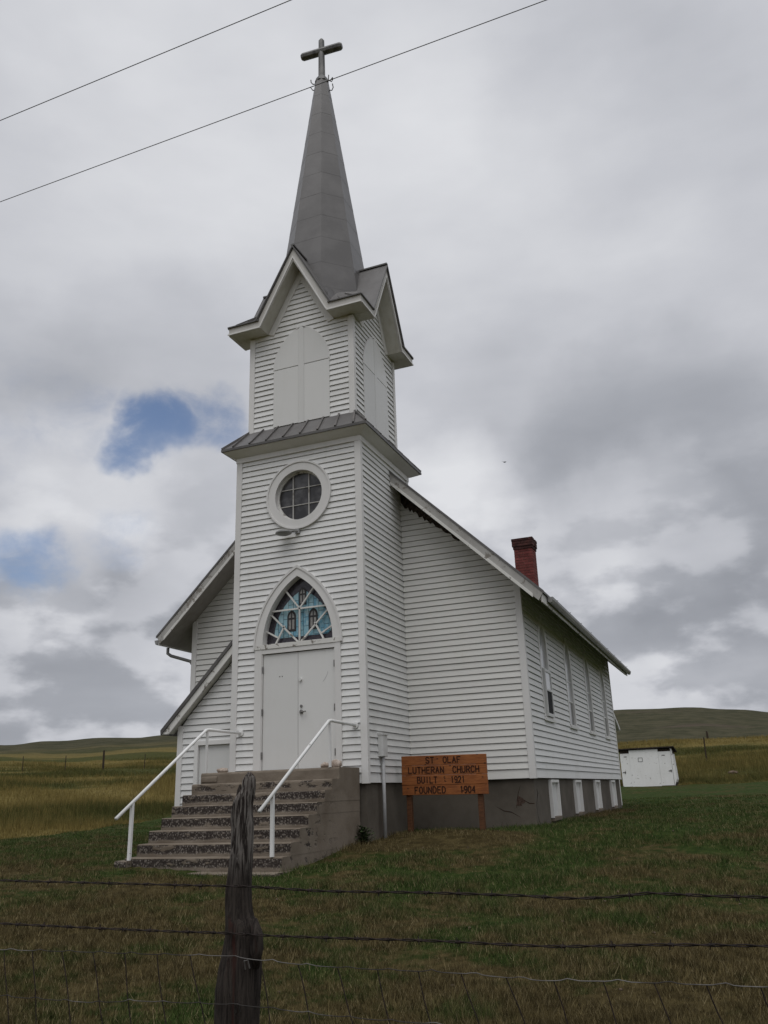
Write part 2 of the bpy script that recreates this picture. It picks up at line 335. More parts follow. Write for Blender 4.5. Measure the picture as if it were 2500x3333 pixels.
def hill_colour(k, pos, dark=1.0):
    n1 = k.noise(k.scalevec(pos, 0.6, 1, 1), 0.022, 5, 0.6, 0.3); n2 = k.noise(pos, 0.22, 5, 0.6); n3 = k.noise(pos, 2.4, 4, 0.65)
    dv = k.n('ShaderNodeVectorMath', operation='DISTANCE'); k.put(dv.inputs[0], k.scalevec(pos, 1, 1, 0)); dv.inputs[1].default_value = (8.5, -13.45, 0)
    dist = dv.outputs['Value']
    # bands of straw and green lie along the foot of the hills
    px = k.n('ShaderNodeSeparateXYZ'); k.put(px.inputs[0], pos)
    cb = k.n('ShaderNodeCombineXYZ'); k.put(cb.inputs[0], k.math('MULTIPLY', dist, 0.060)); k.put(cb.inputs[1], k.math('MULTIPLY', px.outputs['X'], 0.014)); k.put(cb.inputs[2], k.math('MULTIPLY', n2, 0.35))
    band = k.noise(cb.outputs[0], 1.0, 3, 0.5)
    f = k.math('ADD', k.math('MULTIPLY', n1, 0.15), k.math('MULTIPLY', n2, 0.30)); f = k.math('ADD', f, k.math('MULTIPLY', band, 0.75)); f = k.math('SUBTRACT', f, 0.075)
    ridge = k.math('MULTIPLY', k.ramp(dist, 97, 104), k.ramp(dist, 124, 114)); ridge = k.math('MULTIPLY', ridge, k.ramp(px.outputs['X'], -22, -8))
    f = k.math('ADD', f, k.math('MULTIPLY', ridge, 0.16))
    olive = k.mix(k.ramp(n3, 0.3, 0.7), (0.041*dark, 0.045*dark, 0.012*dark), (0.076*dark, 0.077*dark, 0.024*dark))
    straw = k.mix(k.ramp(n3, 0.3, 0.7), (0.120*dark, 0.094*dark, 0.030*dark), (0.195*dark, 0.152*dark, 0.052*dark))
    c = k.mix(k.ramp(k.math('ADD', f, k.ramp(dist, 70, 130, 0.0, -0.03)), 0.475, 0.57), olive, straw)
    far = k.mix(k.ramp(n2, 0.35, 0.68), (0.046*dark, 0.046*dark, 0.026*dark), (0.078*dark, 0.072*dark, 0.044*dark))
    far = k.mix(k.math('MULTIPLY', k.ramp(n1, 0.60, 0.72), 0.5), far, (0.095, 0.070, 0.060))
    return k.mix(k.ramp(dist, 120, 190), c, far)
def m_hill():
    m, k, b, pos = mat('hill_grass')
    k.put(b.inputs['Base Color'], hill_colour(k, pos)); setp(b, 1.0, 0.05)
    bump(k, b, k.noise(pos, 3.0, 6, 0.7), 0.8, 0.25)
    return m
def m_tall():
    m, k, b, pos = mat('tall_grass_blade')
    c = hill_colour(k, pos, 1.25)
    at = k.n('ShaderNodeAttribute'); at.attribute_name = 'tone'
    c = k.mix(k.ramp(at.outputs['Fac'], 0.80, 0.99), c, (0.11, 0.085, 0.034))
    hsv = k.n('ShaderNodeHueSaturation'); k.put(hsv.inputs['Color'], c); k.put(hsv.inputs['Value'], k.ramp(at.outputs['Fac'], 0, 1, 0.7, 1.3, smooth=False))
    k.put(b.inputs['Base Color'], hsv.outputs[0]); setp(b, 0.85, 0.1)
    return m
M['lawn'] = m_lawn(); M['blade'] = m_blade(); M['hill'] = m_hill(); M['tall'] = m_tall()

# ------------------------------------------------------------------ object helpers
def tag(o, label=None, cat=None, group=None, kind=None):
    if label: o['label'] = label
    if cat: o['category'] = cat
    if group: o['group'] = group
    if kind: o['kind'] = kind
    return o
def wloc(o):
    v = Vector((0, 0, 0))
    while o is not None: v += o.location; o = o.parent
    return v
def empty(name, loc, label, cat, group=None):
    o = bpy.data.objects.new(name, None); col.objects.link(o); o.location = loc; o.empty_display_size = 0.2
    return tag(o, label, cat, group)
class MB:
    """collects faces in world coordinates; build() links them as ONE mesh object"""
    def __init__(s): s.v = []; s.f = []
    def add(s, pts, faces):
        b = len(s.v); s.v += [tuple(p) for p in pts]; s.f += [tuple(i+b for i in f) for f in faces]; return s
    def box(s, a, b):
        (x0, y0, z0), (x1, y1, z1) = a, b
        return s.add([(x0, y0, z0), (x1, y0, z0), (x1, y1, z0), (x0, y1, z0), (x0, y0, z1), (x1, y0, z1), (x1, y1, z1), (x0, y1, z1)],
                     [(0, 3, 2, 1), (4, 5, 6, 7), (0, 1, 5, 4), (1, 2, 6, 5), (2, 3, 7, 6), (3, 0, 4, 7)])
    def beam(s, p, q, w, h, upv=(0, 0, 1)):
        p, q = Vector(p), Vector(q); d = (q-p).normalized(); r = d.cross(Vector(upv)).normalized(); u = r.cross(d)
        P = []
        for c in (p, q):
            for a, b in ((-1, -1), (1, -1), (1, 1), (-1, 1)): P.append(c+r*(a*w/2)+u*(b*h/2))
        return s.add(P, [(3, 2, 1, 0), (4, 5, 6, 7), (0, 1, 5, 4), (1, 2, 6, 5), (2, 3, 7, 6), (3, 0, 4, 7)])
    def tube(s, pts, r, n=8, caps=True):
        pts = [Vector(p) for p in pts]; rr = r if isinstance(r, (list, tuple)) else [r]*len(pts)
        b = len(s.v); prev = None
        for i, p in enumerate(pts):
            d = (pts[min(i+1, len(pts)-1)]-pts[max(i-1, 0)]).normalized()
            if prev is None:
                a = Vector((0, 0, 1)) if abs(d.z) < 0.9 else Vector((1, 0, 0)); x = d.cross(a).normalized()
            else: x = (prev-d*prev.dot(d)).normalized()
            prev = x; y = d.cross(x)
            for k in range(n):
                t = 2*math.pi*k/n; s.v.append(tuple(p+x*(math.cos(t)*rr[i])+y*(math.sin(t)*rr[i])))
        for i in range(len(pts)-1):
            for k in range(n):
                k2 = (k+1) % n; s.f.append((b+i*n+k, b+i*n+k2, b+(i+1)*n+k2, b+(i+1)*n+k))
        if caps:
            s.f.append(tuple(b+k for k in reversed(range(n)))); s.f.append(tuple(b+(len(pts)-1)*n+k for k in range(n)))
        return s
    def blob(s, c, rx, ry, rz, n=14, m=9, jit=0.0, sd=0):
        c = Vector(c); b = len(s.v)
        for i in range(m+1):
            th = math.pi*i/m
            for k in range(n):
                ph = 2*math.pi*k/n; d = Vector((math.sin(th)*math.cos(ph), math.sin(th)*math.sin(ph), math.cos(th)))
                q = 1+jit*mnoise.noise(d*1.9+Vector((sd, sd*1.7, 0)))
                s.v.append((c.x+d.x*rx*q, c.y+d.y*ry*q, c.z+d.z*rz*q))
        for i in range(m):
            for k in range(n):
                k2 = (k+1) % n; s.f.append((b+i*n+k, b+(i+1)*n+k, b+(i+1)*n+k2, b+i*n+k2))
        return s
    def build(s, name, m, parent=None, smooth=False, bevel=0.0):
        me = bpy.data.meshes.new(name); off = wloc(parent) if parent else Vector((0, 0, 0))
        org = Vector((0, 0, 0))
        if s.v:
            lo = [min(v[i] for v in s.v) for i in range(3)]; hi = [max(v[i] for v in s.v) for i in range(3)]
            org = Vector(((lo[0]+hi[0])/2, (lo[1]+hi[1])/2, lo[2]))
        me.from_pydata([tuple(Vector(v)-org) for v in s.v], [], s.f)
        bm = bmesh.new(); bm.from_mesh(me); bmesh.ops.recalc_face_normals(bm, faces=bm.faces)
        if bevel: bmesh.ops.bevel(bm, geom=[e for e in bm.edges if len(e.link_faces) == 2 and e.calc_face_angle(0) > 0.6], offset=bevel, segments=1, affect='EDGES')
        bm.to_mesh(me); bm.free()
        me.materials.append(m)
        if smooth:
            for p_ in me.polygons: p_.use_smooth = True
        o = bpy.data.objects.new(name, me); col.objects.link(o)
        o.location = org-off
        if parent: o.parent = parent
        return o

class Wall:
    """a wall plane: u runs along it, z up, d out of it"""
    def __init__(s, O, U, N): s.O, s.U, s.N = Vector(O), Vector(U), Vector(N)
    def p(s, u, z, d=0.0): return s.O+s.U*u+s.N*d+Vector((0, 0, z))
    def box(s, mb, u0, u1, z0, z1, d0, d1):
        P = [s.p(u, z, d) for d in (d0, d1) for (u, z) in ((u0, z0), (u1, z0), (u1, z1), (u0, z1))]
        return mb.add(P, [(3, 2, 1, 0), (4, 5, 6, 7), (0, 1, 5, 4), (1, 2, 6, 5), (2, 3, 7, 6), (3, 0, 4, 7)])
    def prism(s, mb, pts, d0, d1):
        n = len(pts); P = [s.p(u, z, d0) for u, z in pts]+[s.p(u, z, d1) for u, z in pts]
        return mb.add(P, [tuple(range(n))[::-1], tuple(range(n, 2*n))]+[(i, (i+1) % n, n+(i+1) % n, n+i) for i in range(n)])
    def ring(s, mb, outer, inner, d0, d1, closed=False, din=None):
        """frame between two outlines; din: how deep the inner reveal runs"""
        n = len(outer); din = d0 if din is None else din
        P = [s.p(u, z, d1) for u, z in outer]+[s.p(u, z, d1) for u, z in inner]+[s.p(u, z, d0) for u, z in outer]+[s.p(u, z, din) for u, z in inner]
        F = []
        for i in range(n if closed else n-1):
            j = (i+1) % n
            F += [(i, j, n+j, n+i), (i, 2*n+i, 2*n+j, j), (n+i, n+j, 3*n+j, 3*n+i)]
        if not closed:
            F += [(0, n, 3*n, 2*n), (n-1, 3*n-1, 4*n-1, 2*n-1)]
        return mb.add(P, F)
def gothic(c, z0, a, h, n=14):
    Rr = (a*a+h*h)/(2*a); t1 = math.asin(min(1, h/Rr)); out = []
    for i in range(n+1):
        t = t1*i/n; out.append((c-a+Rr-Rr*math.cos(t), z0+Rr*math.sin(t)))
    return out+[(2*c-u, z) for u, z in reversed(out[:-1])]
def gothic_half(z, z0, a, h):
    if z <= z0: return a
    if z >= z0+h: return None
    Rr = (a*a+h*h)/(2*a); return a-Rr+math.sqrt(max(0, Rr*Rr-(z-z0)**2))
def clip_poly(poly, conv):
    """Sutherland-Hodgman against a convex counter-clockwise outline"""
    out = list(poly)
    for i in range(len(conv)):
        a, b = conv[i], conv[(i+1) % len(conv)]; inp, out = out, []
        if not inp: return []
        side = lambda p: (b[0]-a[0])*(p[1]-a[1])-(b[1]-a[1])*(p[0]-a[0])
        for j in range(len(inp)):
            p, q = inp[j], inp[(j+1) % len(inp)]; sp, sq = side(p), side(q)
            if sp >= 0: out.append(p)
            if (sp >= 0) != (sq >= 0):
                t = sp/(sp-sq); out.append((p[0]+(q[0]-p[0])*t, p[1]+(q[1]-p[1])*t))
    return out
def area(poly): return 0.5*abs(sum(poly[i][0]*poly[(i+1) % len(poly)][1]-poly[(i+1) % len(poly)][0]*poly[i][1] for i in range(len(poly))))

EXPO = 0.1166
def clapboards(wall, parent, span, z0, z1, openings=(), m='siding', joined=False, first=0.165, thick=0.027):
    """lapped boards row by row; span(z) -> (u0, u1) or None; openings: functions z -> (u0, u1) or None"""
    z = z0; row = 0; J = MB()
    def segs(zz):
        sp = span(zz)
        if sp is None or sp[1] <= sp[0]: return []
        out = [sp]
        for f in openings:
            q = f(zz)
            if q is None: continue
            nxt = []
            for a, b in out:
                if q[1] <= a or q[0] >= b: nxt.append((a, b)); continue
                if q[0] > a: nxt.append((a, q[0]))
                if q[1] < b: nxt.append((q[1], b))
            out = nxt
        return out
    while z < z1-0.01:
        e = first if row == 0 else EXPO
        e = min(e, z1-z); g = 0.009 if e > 0.05 else 0.0
        sb, st = segs(z+0.001), segs(z+e)
        if len(sb) != len(st):
            smid = segs(z+e/2)
            if not st and len(sb) == 1 and not openings: mm = (sb[0][0]+sb[0][1])/2; st = [(mm, mm)]
            elif len(smid) == len(sb): st = smid
            elif len(smid) == len(st): sb = smid
            else: sb = st = smid
        jit = random.uniform(-0.0015, 0.0015)
        for (a0, a1), (b0, b1) in zip(sb, st):
            if a1-a0 < 0.01: continue
            mb = J if joined else MB()
            w0, w1 = (0, 0) if z == z0 else (random.uniform(-.002, .002), random.uniform(-.002, .002))      # old boards are not dead straight
            prof = [(-0.040, 0.0), (thick+jit, 0.0), (0.006, e-g), (-0.040, e-g), (-0.040, e)]
            L_, R_ = [], []
            for d, h in prof:
                t = h/e; L_.append(wall.p(a0+(b0-a0)*t, z+h+w0*(1-t), d)); R_.append(wall.p(a1+(b1-a1)*t, z+h+w1*(1-t), d))
            n = len(prof)
            mb.add(L_+R_, [(i, i+1, n+i+1, n+i) for i in range(n-1)]+[tuple(range(n)), tuple(range(2*n-1, n-1, -1))])
            if not joined:
                c = (wall.p(a0, z)+wall.p(a1, z))/2-CAM
                BOARDS.append((abs(c.dot(wall.N))/c.length**3*(a1-a0)*e, mb, m))
        z += e; row += 1
    if joined and J.f: tag(J.build('clapboards', M[m], parent), kind='stuff')
BOARDS = []
def build_boards(parent):
    """the boards that show largest are parts of their own, the remaining small ones are joined per paint"""
    BOARDS.sort(key=lambda q: -q[0]); rest = {}
    for i, (_, mb, m) in enumerate(BOARDS):
        if i < 300: mb.build('clapboard', M[m], parent)
        else: rest.setdefault(m, MB()).add(mb.v, mb.f)
    for m, mb in rest.items(): tag(mb.build('clapboards', M[m], parent), kind='stuff')

# ------------------------------------------------------------------ terrain
TX, TY = 8.5, -13.45
def sstep(x, a, b):
    t = np.clip((x-a)/(b-a), 0, 1); return t*t*(3-2*t)
RL = [0, 6.6, 10, 12.7, 14.8, 20, 27, 34, 45, 60, 80, 100, 160, 240, 320, 420, 700, 4000]
ZL = [-1.74, -1.50, -1.32, -1.16, -1.00, -1.04, -1.08, -0.92, -0.42, 0.75, 2.35, 3.7, 8.2, 14.2, 16.6, 17, 12, 5]
RR = [0, 6.6, 10, 12.7, 14.6, 17, 27, 38, 50, 60, 80, 100, 112, 135, 200, 330, 430, 700, 4000]
ZR = [-1.74, -1.54, -1.34, -1.12, -0.85, -0.82, -0.80, -0.56, -0.26, 0.35, 2.2, 3.95, 4.7, 4.6, 9.2, 26.0, 28, 20, 8]
AZT = [-180, -60, -46, -40, -36, -20, -7.4, -4.9, -2.0, 1.8, 12, 40, 180]
TT = [0.055, 0.058, 0.0615, 0.0655, 0.0700, 0.0790, 0.0830, 0.0822, 0.0796, 0.0706, 0.058, 0.05, 0.055]
def ground(x, y):
    x = np.asarray(x, float); y = np.asarray(y, float)
    dx, dy = x-TX, y-TY; r = np.hypot(dx, dy); az = np.degrees(np.arctan2(dx, dy))
    zl = np.interp(r, RL, ZL); zr = np.interp(r, RR, ZR)
    # far hills are scaled so their crest stands at the height seen in that direction
    T = np.interp(az, AZT, TT)
    fl = (T*260-0.19)/(np.interp(260, RL, ZL)); fr = (T*330-0.19)/(np.interp(330, RR, ZR))
    zl = zl*(1+(fl-1)*sstep(r, 100, 200)); zr = zr*(1+(fr-1)*sstep(r, 140, 260))
    w = sstep(az, -36, -14)*(1-sstep(az, 60, 140))
    z = zl*(1-w)+zr*w
    amp = 0.02*sstep(r, 3, 9)+0.25*sstep(r, 60, 140)+0.05*sstep(r, 150, 260)
    z = z+amp*(np.sin(x*0.31+1.2*np.sin(y*0.17))*np.cos(y*0.27+0.8)+0.5*np.sin(x*0.093+y*0.121+2.0))
    z = z+0.035*sstep(r, 5, 8)*(1-sstep(r, 40, 80))*np.sin(x*1.7+np.sin(y*1.1)*2)*np.sin(y*1.45+1)
    return z
def gz(x, y): return float(ground(x, y))
def edge_r(az):                                                        # where mown lawn meets tall grass
    return np.interp(az, [-180, -90, -60, -46, -36, -25, -12, -4, 6, 30, 90, 180], [16, 20, 23, 26, 36.5, 46, 50, 51.5, 49, 40, 20, 16])+1.1*np.sin(np.asarray(az)*0.5)
def polar_mesh(name, s_list, m, kind):
    azs = np.unique(np.concatenate([np.arange(-180, -70, 5.0), np.arange(-70, 30, 0.5), np.arange(30, 180.1, 5.0)]))[:-1]
    er = edge_r(azs); V = []; n = len(azs)
    for s in s_list:
        r = er*s if s <= 1 else er+(s-1)
        V.append(np.stack([TX+r*np.sin(np.radians(azs)), TY+r*np.cos(np.radians(azs))], 1))
    V = np.concatenate(V); Z = ground(V[:, 0], V[:, 1]); V = np.column_stack([V, Z])
    F = []
    for i in range(len(s_list)-1):
        for k_ in range(n):
            k2 = (k_+1) % n; F.append((i*n+k_, i*n+k2, (i+1)*n+k2, (i+1)*n+k_))
    me = bpy.data.meshes.new(name); me.from_pydata(V.tolist(), [], F); me.materials.append(m)
    for p_ in me.polygons: p_.use_smooth = True
    bm = bmesh.new(); bm.from_mesh(me); bmesh.ops.recalc_face_normals(bm, faces=bm.faces); bm.to_mesh(me); bm.free()
    o = bpy.data.objects.new(name, me); col.objects.link(o); o['kind'] = kind
    if me.polygons[len(F)//2].normal.z < 0: me.flip_normals()
    return o
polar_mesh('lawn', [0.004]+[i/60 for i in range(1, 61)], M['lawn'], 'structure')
polar_mesh('hillside', [1, 2, 3.5, 5, 7, 9, 12, 15, 18, 22, 26, 30, 35, 40, 46, 52, 58, 65, 72, 80, 90, 100, 112, 126, 142, 160, 180, 200, 222, 246, 272, 300, 330, 370, 420, 500, 700, 1100, 2000, 4000], M['hill'], 'structure')

# ------------------------------------------------------------------ church
W, D1, D2, XB, XL, LL = 2.64, 2.065, 2.50, 5.00, -2.36, 13.43
CX, CY = 1.32, 1.25
church = empty('church', (1.32, 6.7, -0.85), 'white clapboard country church with grey steeple, cross and red brick chimney on a grassy rise', 'church')
wF = Wall((0, 0, 0), (1, 0, 0), (0, -1, 0))              # tower front
wR = Wall((W, 0, 0), (0, 1, 0), (1, 0, 0))               # tower right side
wLt = Wall((0, 0, 0), (0, 1, 0), (-1, 0, 0))             # tower left side
wB = Wall((0, D2, 0), (1, 0, 0), (0, 1, 0))              # tower back
nF = Wall((0, D1, 0), (1, 0, 0), (0, -1, 0))             # nave front
nR = Wall((XB, 0, 0), (0, 1, 0), (1, 0, 0))              # nave right side
nL = Wall((XL, 0, 0), (0, 1, 0), (-1, 0, 0))
nB = Wall((0, LL, 0), (1, 0, 0), (0, 1, 0))
PS = 0.98                                                 # roof pitch
def rooftop(x): return 6.12-PS*(abs(x-CX)-1.32)
ZT = 6.36
IN = 0.155                                                # upper tower set-back
uF = Wall((0, IN, 0), (1, 0, 0), (0, -1, 0)); uR = Wall((W-IN, 0, 0), (0, 1, 0), (1, 0, 0))
uL = Wall((IN, 0, 0), (0, 1, 0), (-1, 0, 0)); uB = Wall((0, D2-IN, 0), (1, 0, 0), (0, 1, 0))

# structural cores behind the boards
mb = MB(); mb.box((0.16, 0.16, -0.1), (W-0.16, D2-0.16, 6.9)); mb.box((IN+0.16, IN+0.16, 6.8), (W-IN-0.16, D2-IN-0.16, 9.3)); mb.build('tower_core', M['soffit'], church)
mb = MB(); nF.prism(mb, [(XL+0.16, -0.05), (XB-0.16, -0.05), (XB-0.16, rooftop(XB)-0.40), (CX, rooftop(CX)-0.40), (XL+0.16, rooftop(XL)-0.40)], -0.16, -(LL-D1-0.16)); mb.build('nave_core', M['soffit'], church)

# foundation
mb = MB(); mb.box((0.035, 0.035, -1.6), (W-0.035, D2, -0.002)); mb.build('foundation', M['concrete'], church)
mb = MB(); mb.box((XL+0.035, D1+0.035, -1.6), (XB-0.035, LL-0.035, -0.004))
fo = mb.build('foundation', M['concrete'], church)

# circle window, arched transom, door openings on the tower front
CW, CWZ = 1.36, 5.315
def op_circle(z): 
    q = 0.60**2-(z-CWZ)**2
    return (CW-math.sqrt(q), CW+math.sqrt(q)) if q > 0 else None
AC, AZ0, AA, AH = 1.335, 2.41, 0.875, 1.46
def op_arch(z):
    if z < AZ0: return (0.53, 2.14)
    a = gothic_half(z, AZ0, AA-0.05, AH-0.09)
    return (AC-a, AC+a) if a else None
clapboards(wF, church, lambda z: (0.08, W-0.08), 0, ZT, [op_circle, op_arch])
clapboards(wR, church, lambda z: (0.060, D1 if z < rooftop(W)-0.5 else D2-0.07), 0, ZT, [])
clapboards(wLt, church, lambda z: (0.07, D2-0.07), 0, ZT, [], joined=True)
clapboards(wB, church, lambda z: (0.07, W-0.07), 5.0, ZT, [], joined=True)
# nave
def nave_top(z):     # half span on the gable front at height z
    h = 1.32+(6.12-0.22-z)/PS; return min(h, XB-CX)
def spanR(z):
    h = nave_top(z); return (W, CX+h-(0.085 if z < 3.5 else 0)) if CX+h > W+0.02 else None
def spanL(z):
    h = nave_top(z); return (CX-h+(0.085 if z < 3.5 else 0), 0.0) if CX-h < -0.02 else None
clapboards(nF, church, spanR, 0, 5.9, m='siding_old')
clapboards(nF, church, spanL, 0, 5.9, m='siding_old')
WY = [3.76, 6.42, 9.10, 11.74]; WA, WZB, WSP, WH = 0.43, 1.13, 2.55, 0.66
def mk(c): 
    def f(z):
        if z < WZB-0.05: return None
        a = gothic_half(z, WSP, WA-0.05, WH-0.06)
        return (c-a, c+a) if a else None
    return f
clapboards(nR, church, lambda z: (D1+0.060, LL-0.06), 0, 3.56, [mk(c) for c in WY])
clapboards(nL, church, lambda z: (D1+0.075, LL-0.09), 0, 3.56, [], joined=True)
clapboards(nB, church, lambda z: (CX-nave_top(z), CX+nave_top(z)), 0, 7.0, [], joined=True)
# upper tower
UZ0 = 6.88
GS = 1.85
def uspan(c, hw):
    def f(z):
        h = hw-0.075
        if z > 9.06: h = min(h, (10.42-z)/GS)
        return (c-h, c+h) if h > 0.01 else None
    return f
PZ, PSP, PA, PH = 6.915, 8.19, 0.637, 0.92
def op_panel(c):
    def f(z):
        if z < PZ: return None
        a = gothic_half(z, PSP, PA-0.02, PH-0.03); return (c-a, c+a) if a else None
    return f
PCX, PCY = 1.337, 1.255
clapboards(uF, church, uspan(CX, W/2-IN), UZ0, 10.42, [op_panel(PCX)], first=EXPO)
clapboards(uR, church, uspan(CY, D2/2-IN), UZ0, 10.42, [op_panel(PCY)], first=EXPO)
clapboards(uL, church, uspan(CY, D2/2-IN), UZ0, 10.42, [], first=EXPO, joined=True)
clapboards(uB, church, uspan(CX, W/2-IN), UZ0, 10.42, [], first=EXPO, joined=True)

# corner boards: one L-shaped board per corner
def corner(x, y, sx, sy, z0, z1, w=0.088, t=0.036, m='trim'):
    mb = MB()
    ax = sorted((x+sx*t, x-sx*w)); ay = sorted((y+sy*t, y-sy*0.0))
    mb.box((ax[0], ay[0], z0), (ax[1], ay[1], z1))
    ax = sorted((x+sx*t, x)); ay = sorted((y, y-sy*w*0.72))
    mb.box((ax[0], ay[0], z0), (ax[1], ay[1], z1))
    return mb.build('corner_board', M[m], church, bevel=0.004)
for (x, y, sx, sy) in ((0, 0, -1, -1), (W, 0, 1, -1)): corner(x, y, sx, sy, -0.015, ZT)
corner(W, D2, 1, 1, 5.6, ZT); corner(0, D2, -1, 1, 5.6, ZT)
corner(XB, D1, 1, -1, -0.012, 3.59); corner(XL, D1, -1, -1, -0.012, 3.59)
corner(XB, LL, 1, 1, -0.012, 3.59); corner(XL, LL, -1, 1, -0.012, 3.59)
for (x, y, sx, sy) in ((IN, IN, -1, -1), (W-IN, IN, 1, -1), (W-IN, D2-IN, 1, 1), (IN, D2-IN, -1, 1)): corner(x, y, sx, sy, UZ0-0.02, 9.06, w=0.085)

# ---- skirt roof between the two stages
OV = 0.245
mb = MB(); a, b = -OV, -OV
def ring4(o, z): return [(-o, -o, z), (W+o, -o, z), (W+o, D2+o, z), (-o, D2+o, z)]
def frust(mb, o0, z0, o1, z1):
    return mb.add(ring4(o0, z0)+ring4(o1, z1), [(i, (i+1) % 4, 4+(i+1) % 4, 4+i) for i in range(4)])
frust(mb, OV+0.02, 6.458, -IN-0.03, 6.96); sk = mb.build('skirt_roof', M['roof'], church)
mb = MB(); frust(mb, OV+0.024, 6.412, OV+0.024, 6.462); frust(mb, OV+0.024, 6.412, OV-0.03, 6.412); mb.build('drip_edge', M['roof_edge'], sk)
mb = MB(); frust(mb, OV, 6.41, OV-0.03, 6.385); frust(mb, OV-0.03, 6.385, 0.085, 6.315); frust(mb, 0.085, 6.315, 0.045, 6.30); frust(mb, 0.045, 6.30, 0.045, 6.20); frust(mb, 0.045, 6.20, -0.02, 6.20)
mb.build('cornice', M['trim'], church)
def seam(p, q, side):
    mb = MB(); mb.beam(p, q, 0.035, 0.035, side); mb.build('roof_seam', M['seam'], sk)
def sk_pt(o, ax, u): # point on skirt slope
    z = 6.475+(OV+0.02-o)*(0.502/(OV+0.05+IN))
    return z
for u in np.linspace(0.0, W, 8):
    seam((u, -OV-0.015, sk_pt(OV+0.015, 0, u)), (0.13+u*(W-0.26)/W, IN-0.02, sk_pt(-IN+0.02, 0, u)), (0, 0, 1))
for u in np.linspace(0.1, D2-0.1, 7):
    seam((W+OV+0.015, u, sk_pt(OV+0.015, 0, u)), (W-IN+0.02, 0.13+u*(D2-0.26)/D2, sk_pt(-IN+0.02, 0, u)), (0, 0, 1))
for sx, sy in ((0, 0), (1, 0), (1, 1), (0, 1)):
    cx_, cy_ = (W if sx else 0), (D2 if sy else 0); ox, oy = (1 if sx else -1), (1 if sy else -1)
    seam((cx_+ox*(OV+0.015), cy_+oy*(OV+0.015), sk_pt(OV+0.015, 0, 0)), (cx_-ox*(IN-0.02), cy_-oy*(IN-0.02), sk_pt(-IN+0.02, 0, 0)), (0, 0, 1))

# ---- belfry gables, cornice and spire
EO = 0.36
def side_frame(k):
    """u centred on the face, d measured from the tower axis"""
    return [Wall((CX, CY, 0), (1, 0, 0), (0, -1, 0)), Wall((CX, CY, 0), (0, 1, 0), (1, 0, 0)),
            Wall((CX, CY, 0), (-1, 0, 0), (0, 1, 0)), Wall((CX, CY, 0), (0, -1, 0), (-1, 0, 0))][k]
HX, HY = W/2-IN, D2/2-IN
for k in range(4):
    w_ = side_frame(k); hd = HY if k % 2 == 0 else HX; hw = HX if k % 2 == 0 else HY
    E_ = hw+EO-(0.0 if k % 2 == 0 else 0.032); D_ = hd+EO
    zt, zb, za, zi = 9.262, 9.085, 10.80, 10.50
    uo, ui = (za-zt)/GS, (zi-zb)/GS
    mb = MB()
    w_.prism(mb, [(-E_, zb), (-ui, zb), (0, zi), (ui, zb), (E_, zb), (E_, zt), (uo, zt), (0, za), (-uo, zt), (-E_, zt)], D_-0.03, D_)
    fa = mb.build('gable_fascia', M['fascia'], church)
    mb = MB()                                                      # small bed mould along the lower edge
    w_.prism(mb, [(-ui-0.02, zb+0.035), (-ui+0.012, zb+0.035), (0, zi+0.058-0.0), (ui-0.012, zb+0.035), (ui+0.02, zb+0.035), (0, zi+0.115)], D_+0.002, D_+0.02)
    mb.build('fascia_mould', M['trim'], fa)
    for sg in (-1, 1):
        mb = MB(); us = sorted((sg*(ui+0.004), sg*(E_+0.02 if k % 2 == 0 else E_))); w_.box(mb, us[0], us[1], zb+0.002, zb+0.034, D_+0.0025, D_+0.0205)
        mb.build('fascia_mould', M['trim'], fa)
    # soffits
    mb = MB(); s_ = 0.02
    w_.prism(mb, [(-ui, zb+0.006), (0, zi+0.004), (ui, zb+0.006), (ui+0.02, zb+0.02), (0, zi+0.06), (-ui-0.02, zb+0.02)], hd-0.02, D_-0.03)
    if k % 2 == 0:
        for sg in (-1, 1):
            us = sorted((sg*(ui+0.005), sg*(hw+EO-0.03))); w_.box(mb, us[0], us[1], zb+0.004, zb+0.024, hd-0.02, D_-0.03)
    else:
        for sg in (-1, 1):
            us = sorted((sg*(ui+0.005), sg*(hw-0.025))); w_.box(mb, us[0], us[1], zb+0.004, zb+0.024, hd-0.02, D_-0.03)
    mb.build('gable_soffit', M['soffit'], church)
    mb = MB()                                                      # frieze board against the siding
    ub = (zi-0.30-(zb-0.05))/GS
    w_.prism(mb, [(-ui, zb), (0, zi), (ui, zb), (ub, zb-0.05), (0, zi-0.27), (-ub, zb-0.05)], hd+0.0, hd+0.034)
    mb.build('frieze_board', M['trim'], church)
    # roof sheets
    mb = MB(); zr = 10.865; ur = (zr-9.255)/GS
    w_.prism(mb, [(-ur, 9.262), (0, zr), (ur, 9.262), (uo+0.006, 9.262), (0, za+0.012), (-uo-0.006, 9.262)], 0.15, D_+0.035)
    gr = mb.build('gable_roof', M['roof'], church)
    mb = MB(); mb.beam(w_.p(0, zr+0.012, 0.5), w_.p(0, zr+0.012, D_+0.035), 0.07, 0.035); mb.build('ridge_cap', M['roof'], gr)
    mb = MB(); hem = []
    w_.prism(mb, [(-ur-0.004, 9.258), (0, zr+0.006), (ur+0.004, 9.258), (ur-0.022, 9.258), (0, zr-0.045), (-ur+0.022, 9.258)], D_+0.036, D_+0.044); mb.build('roof_hem', M['roof_edge'], gr)
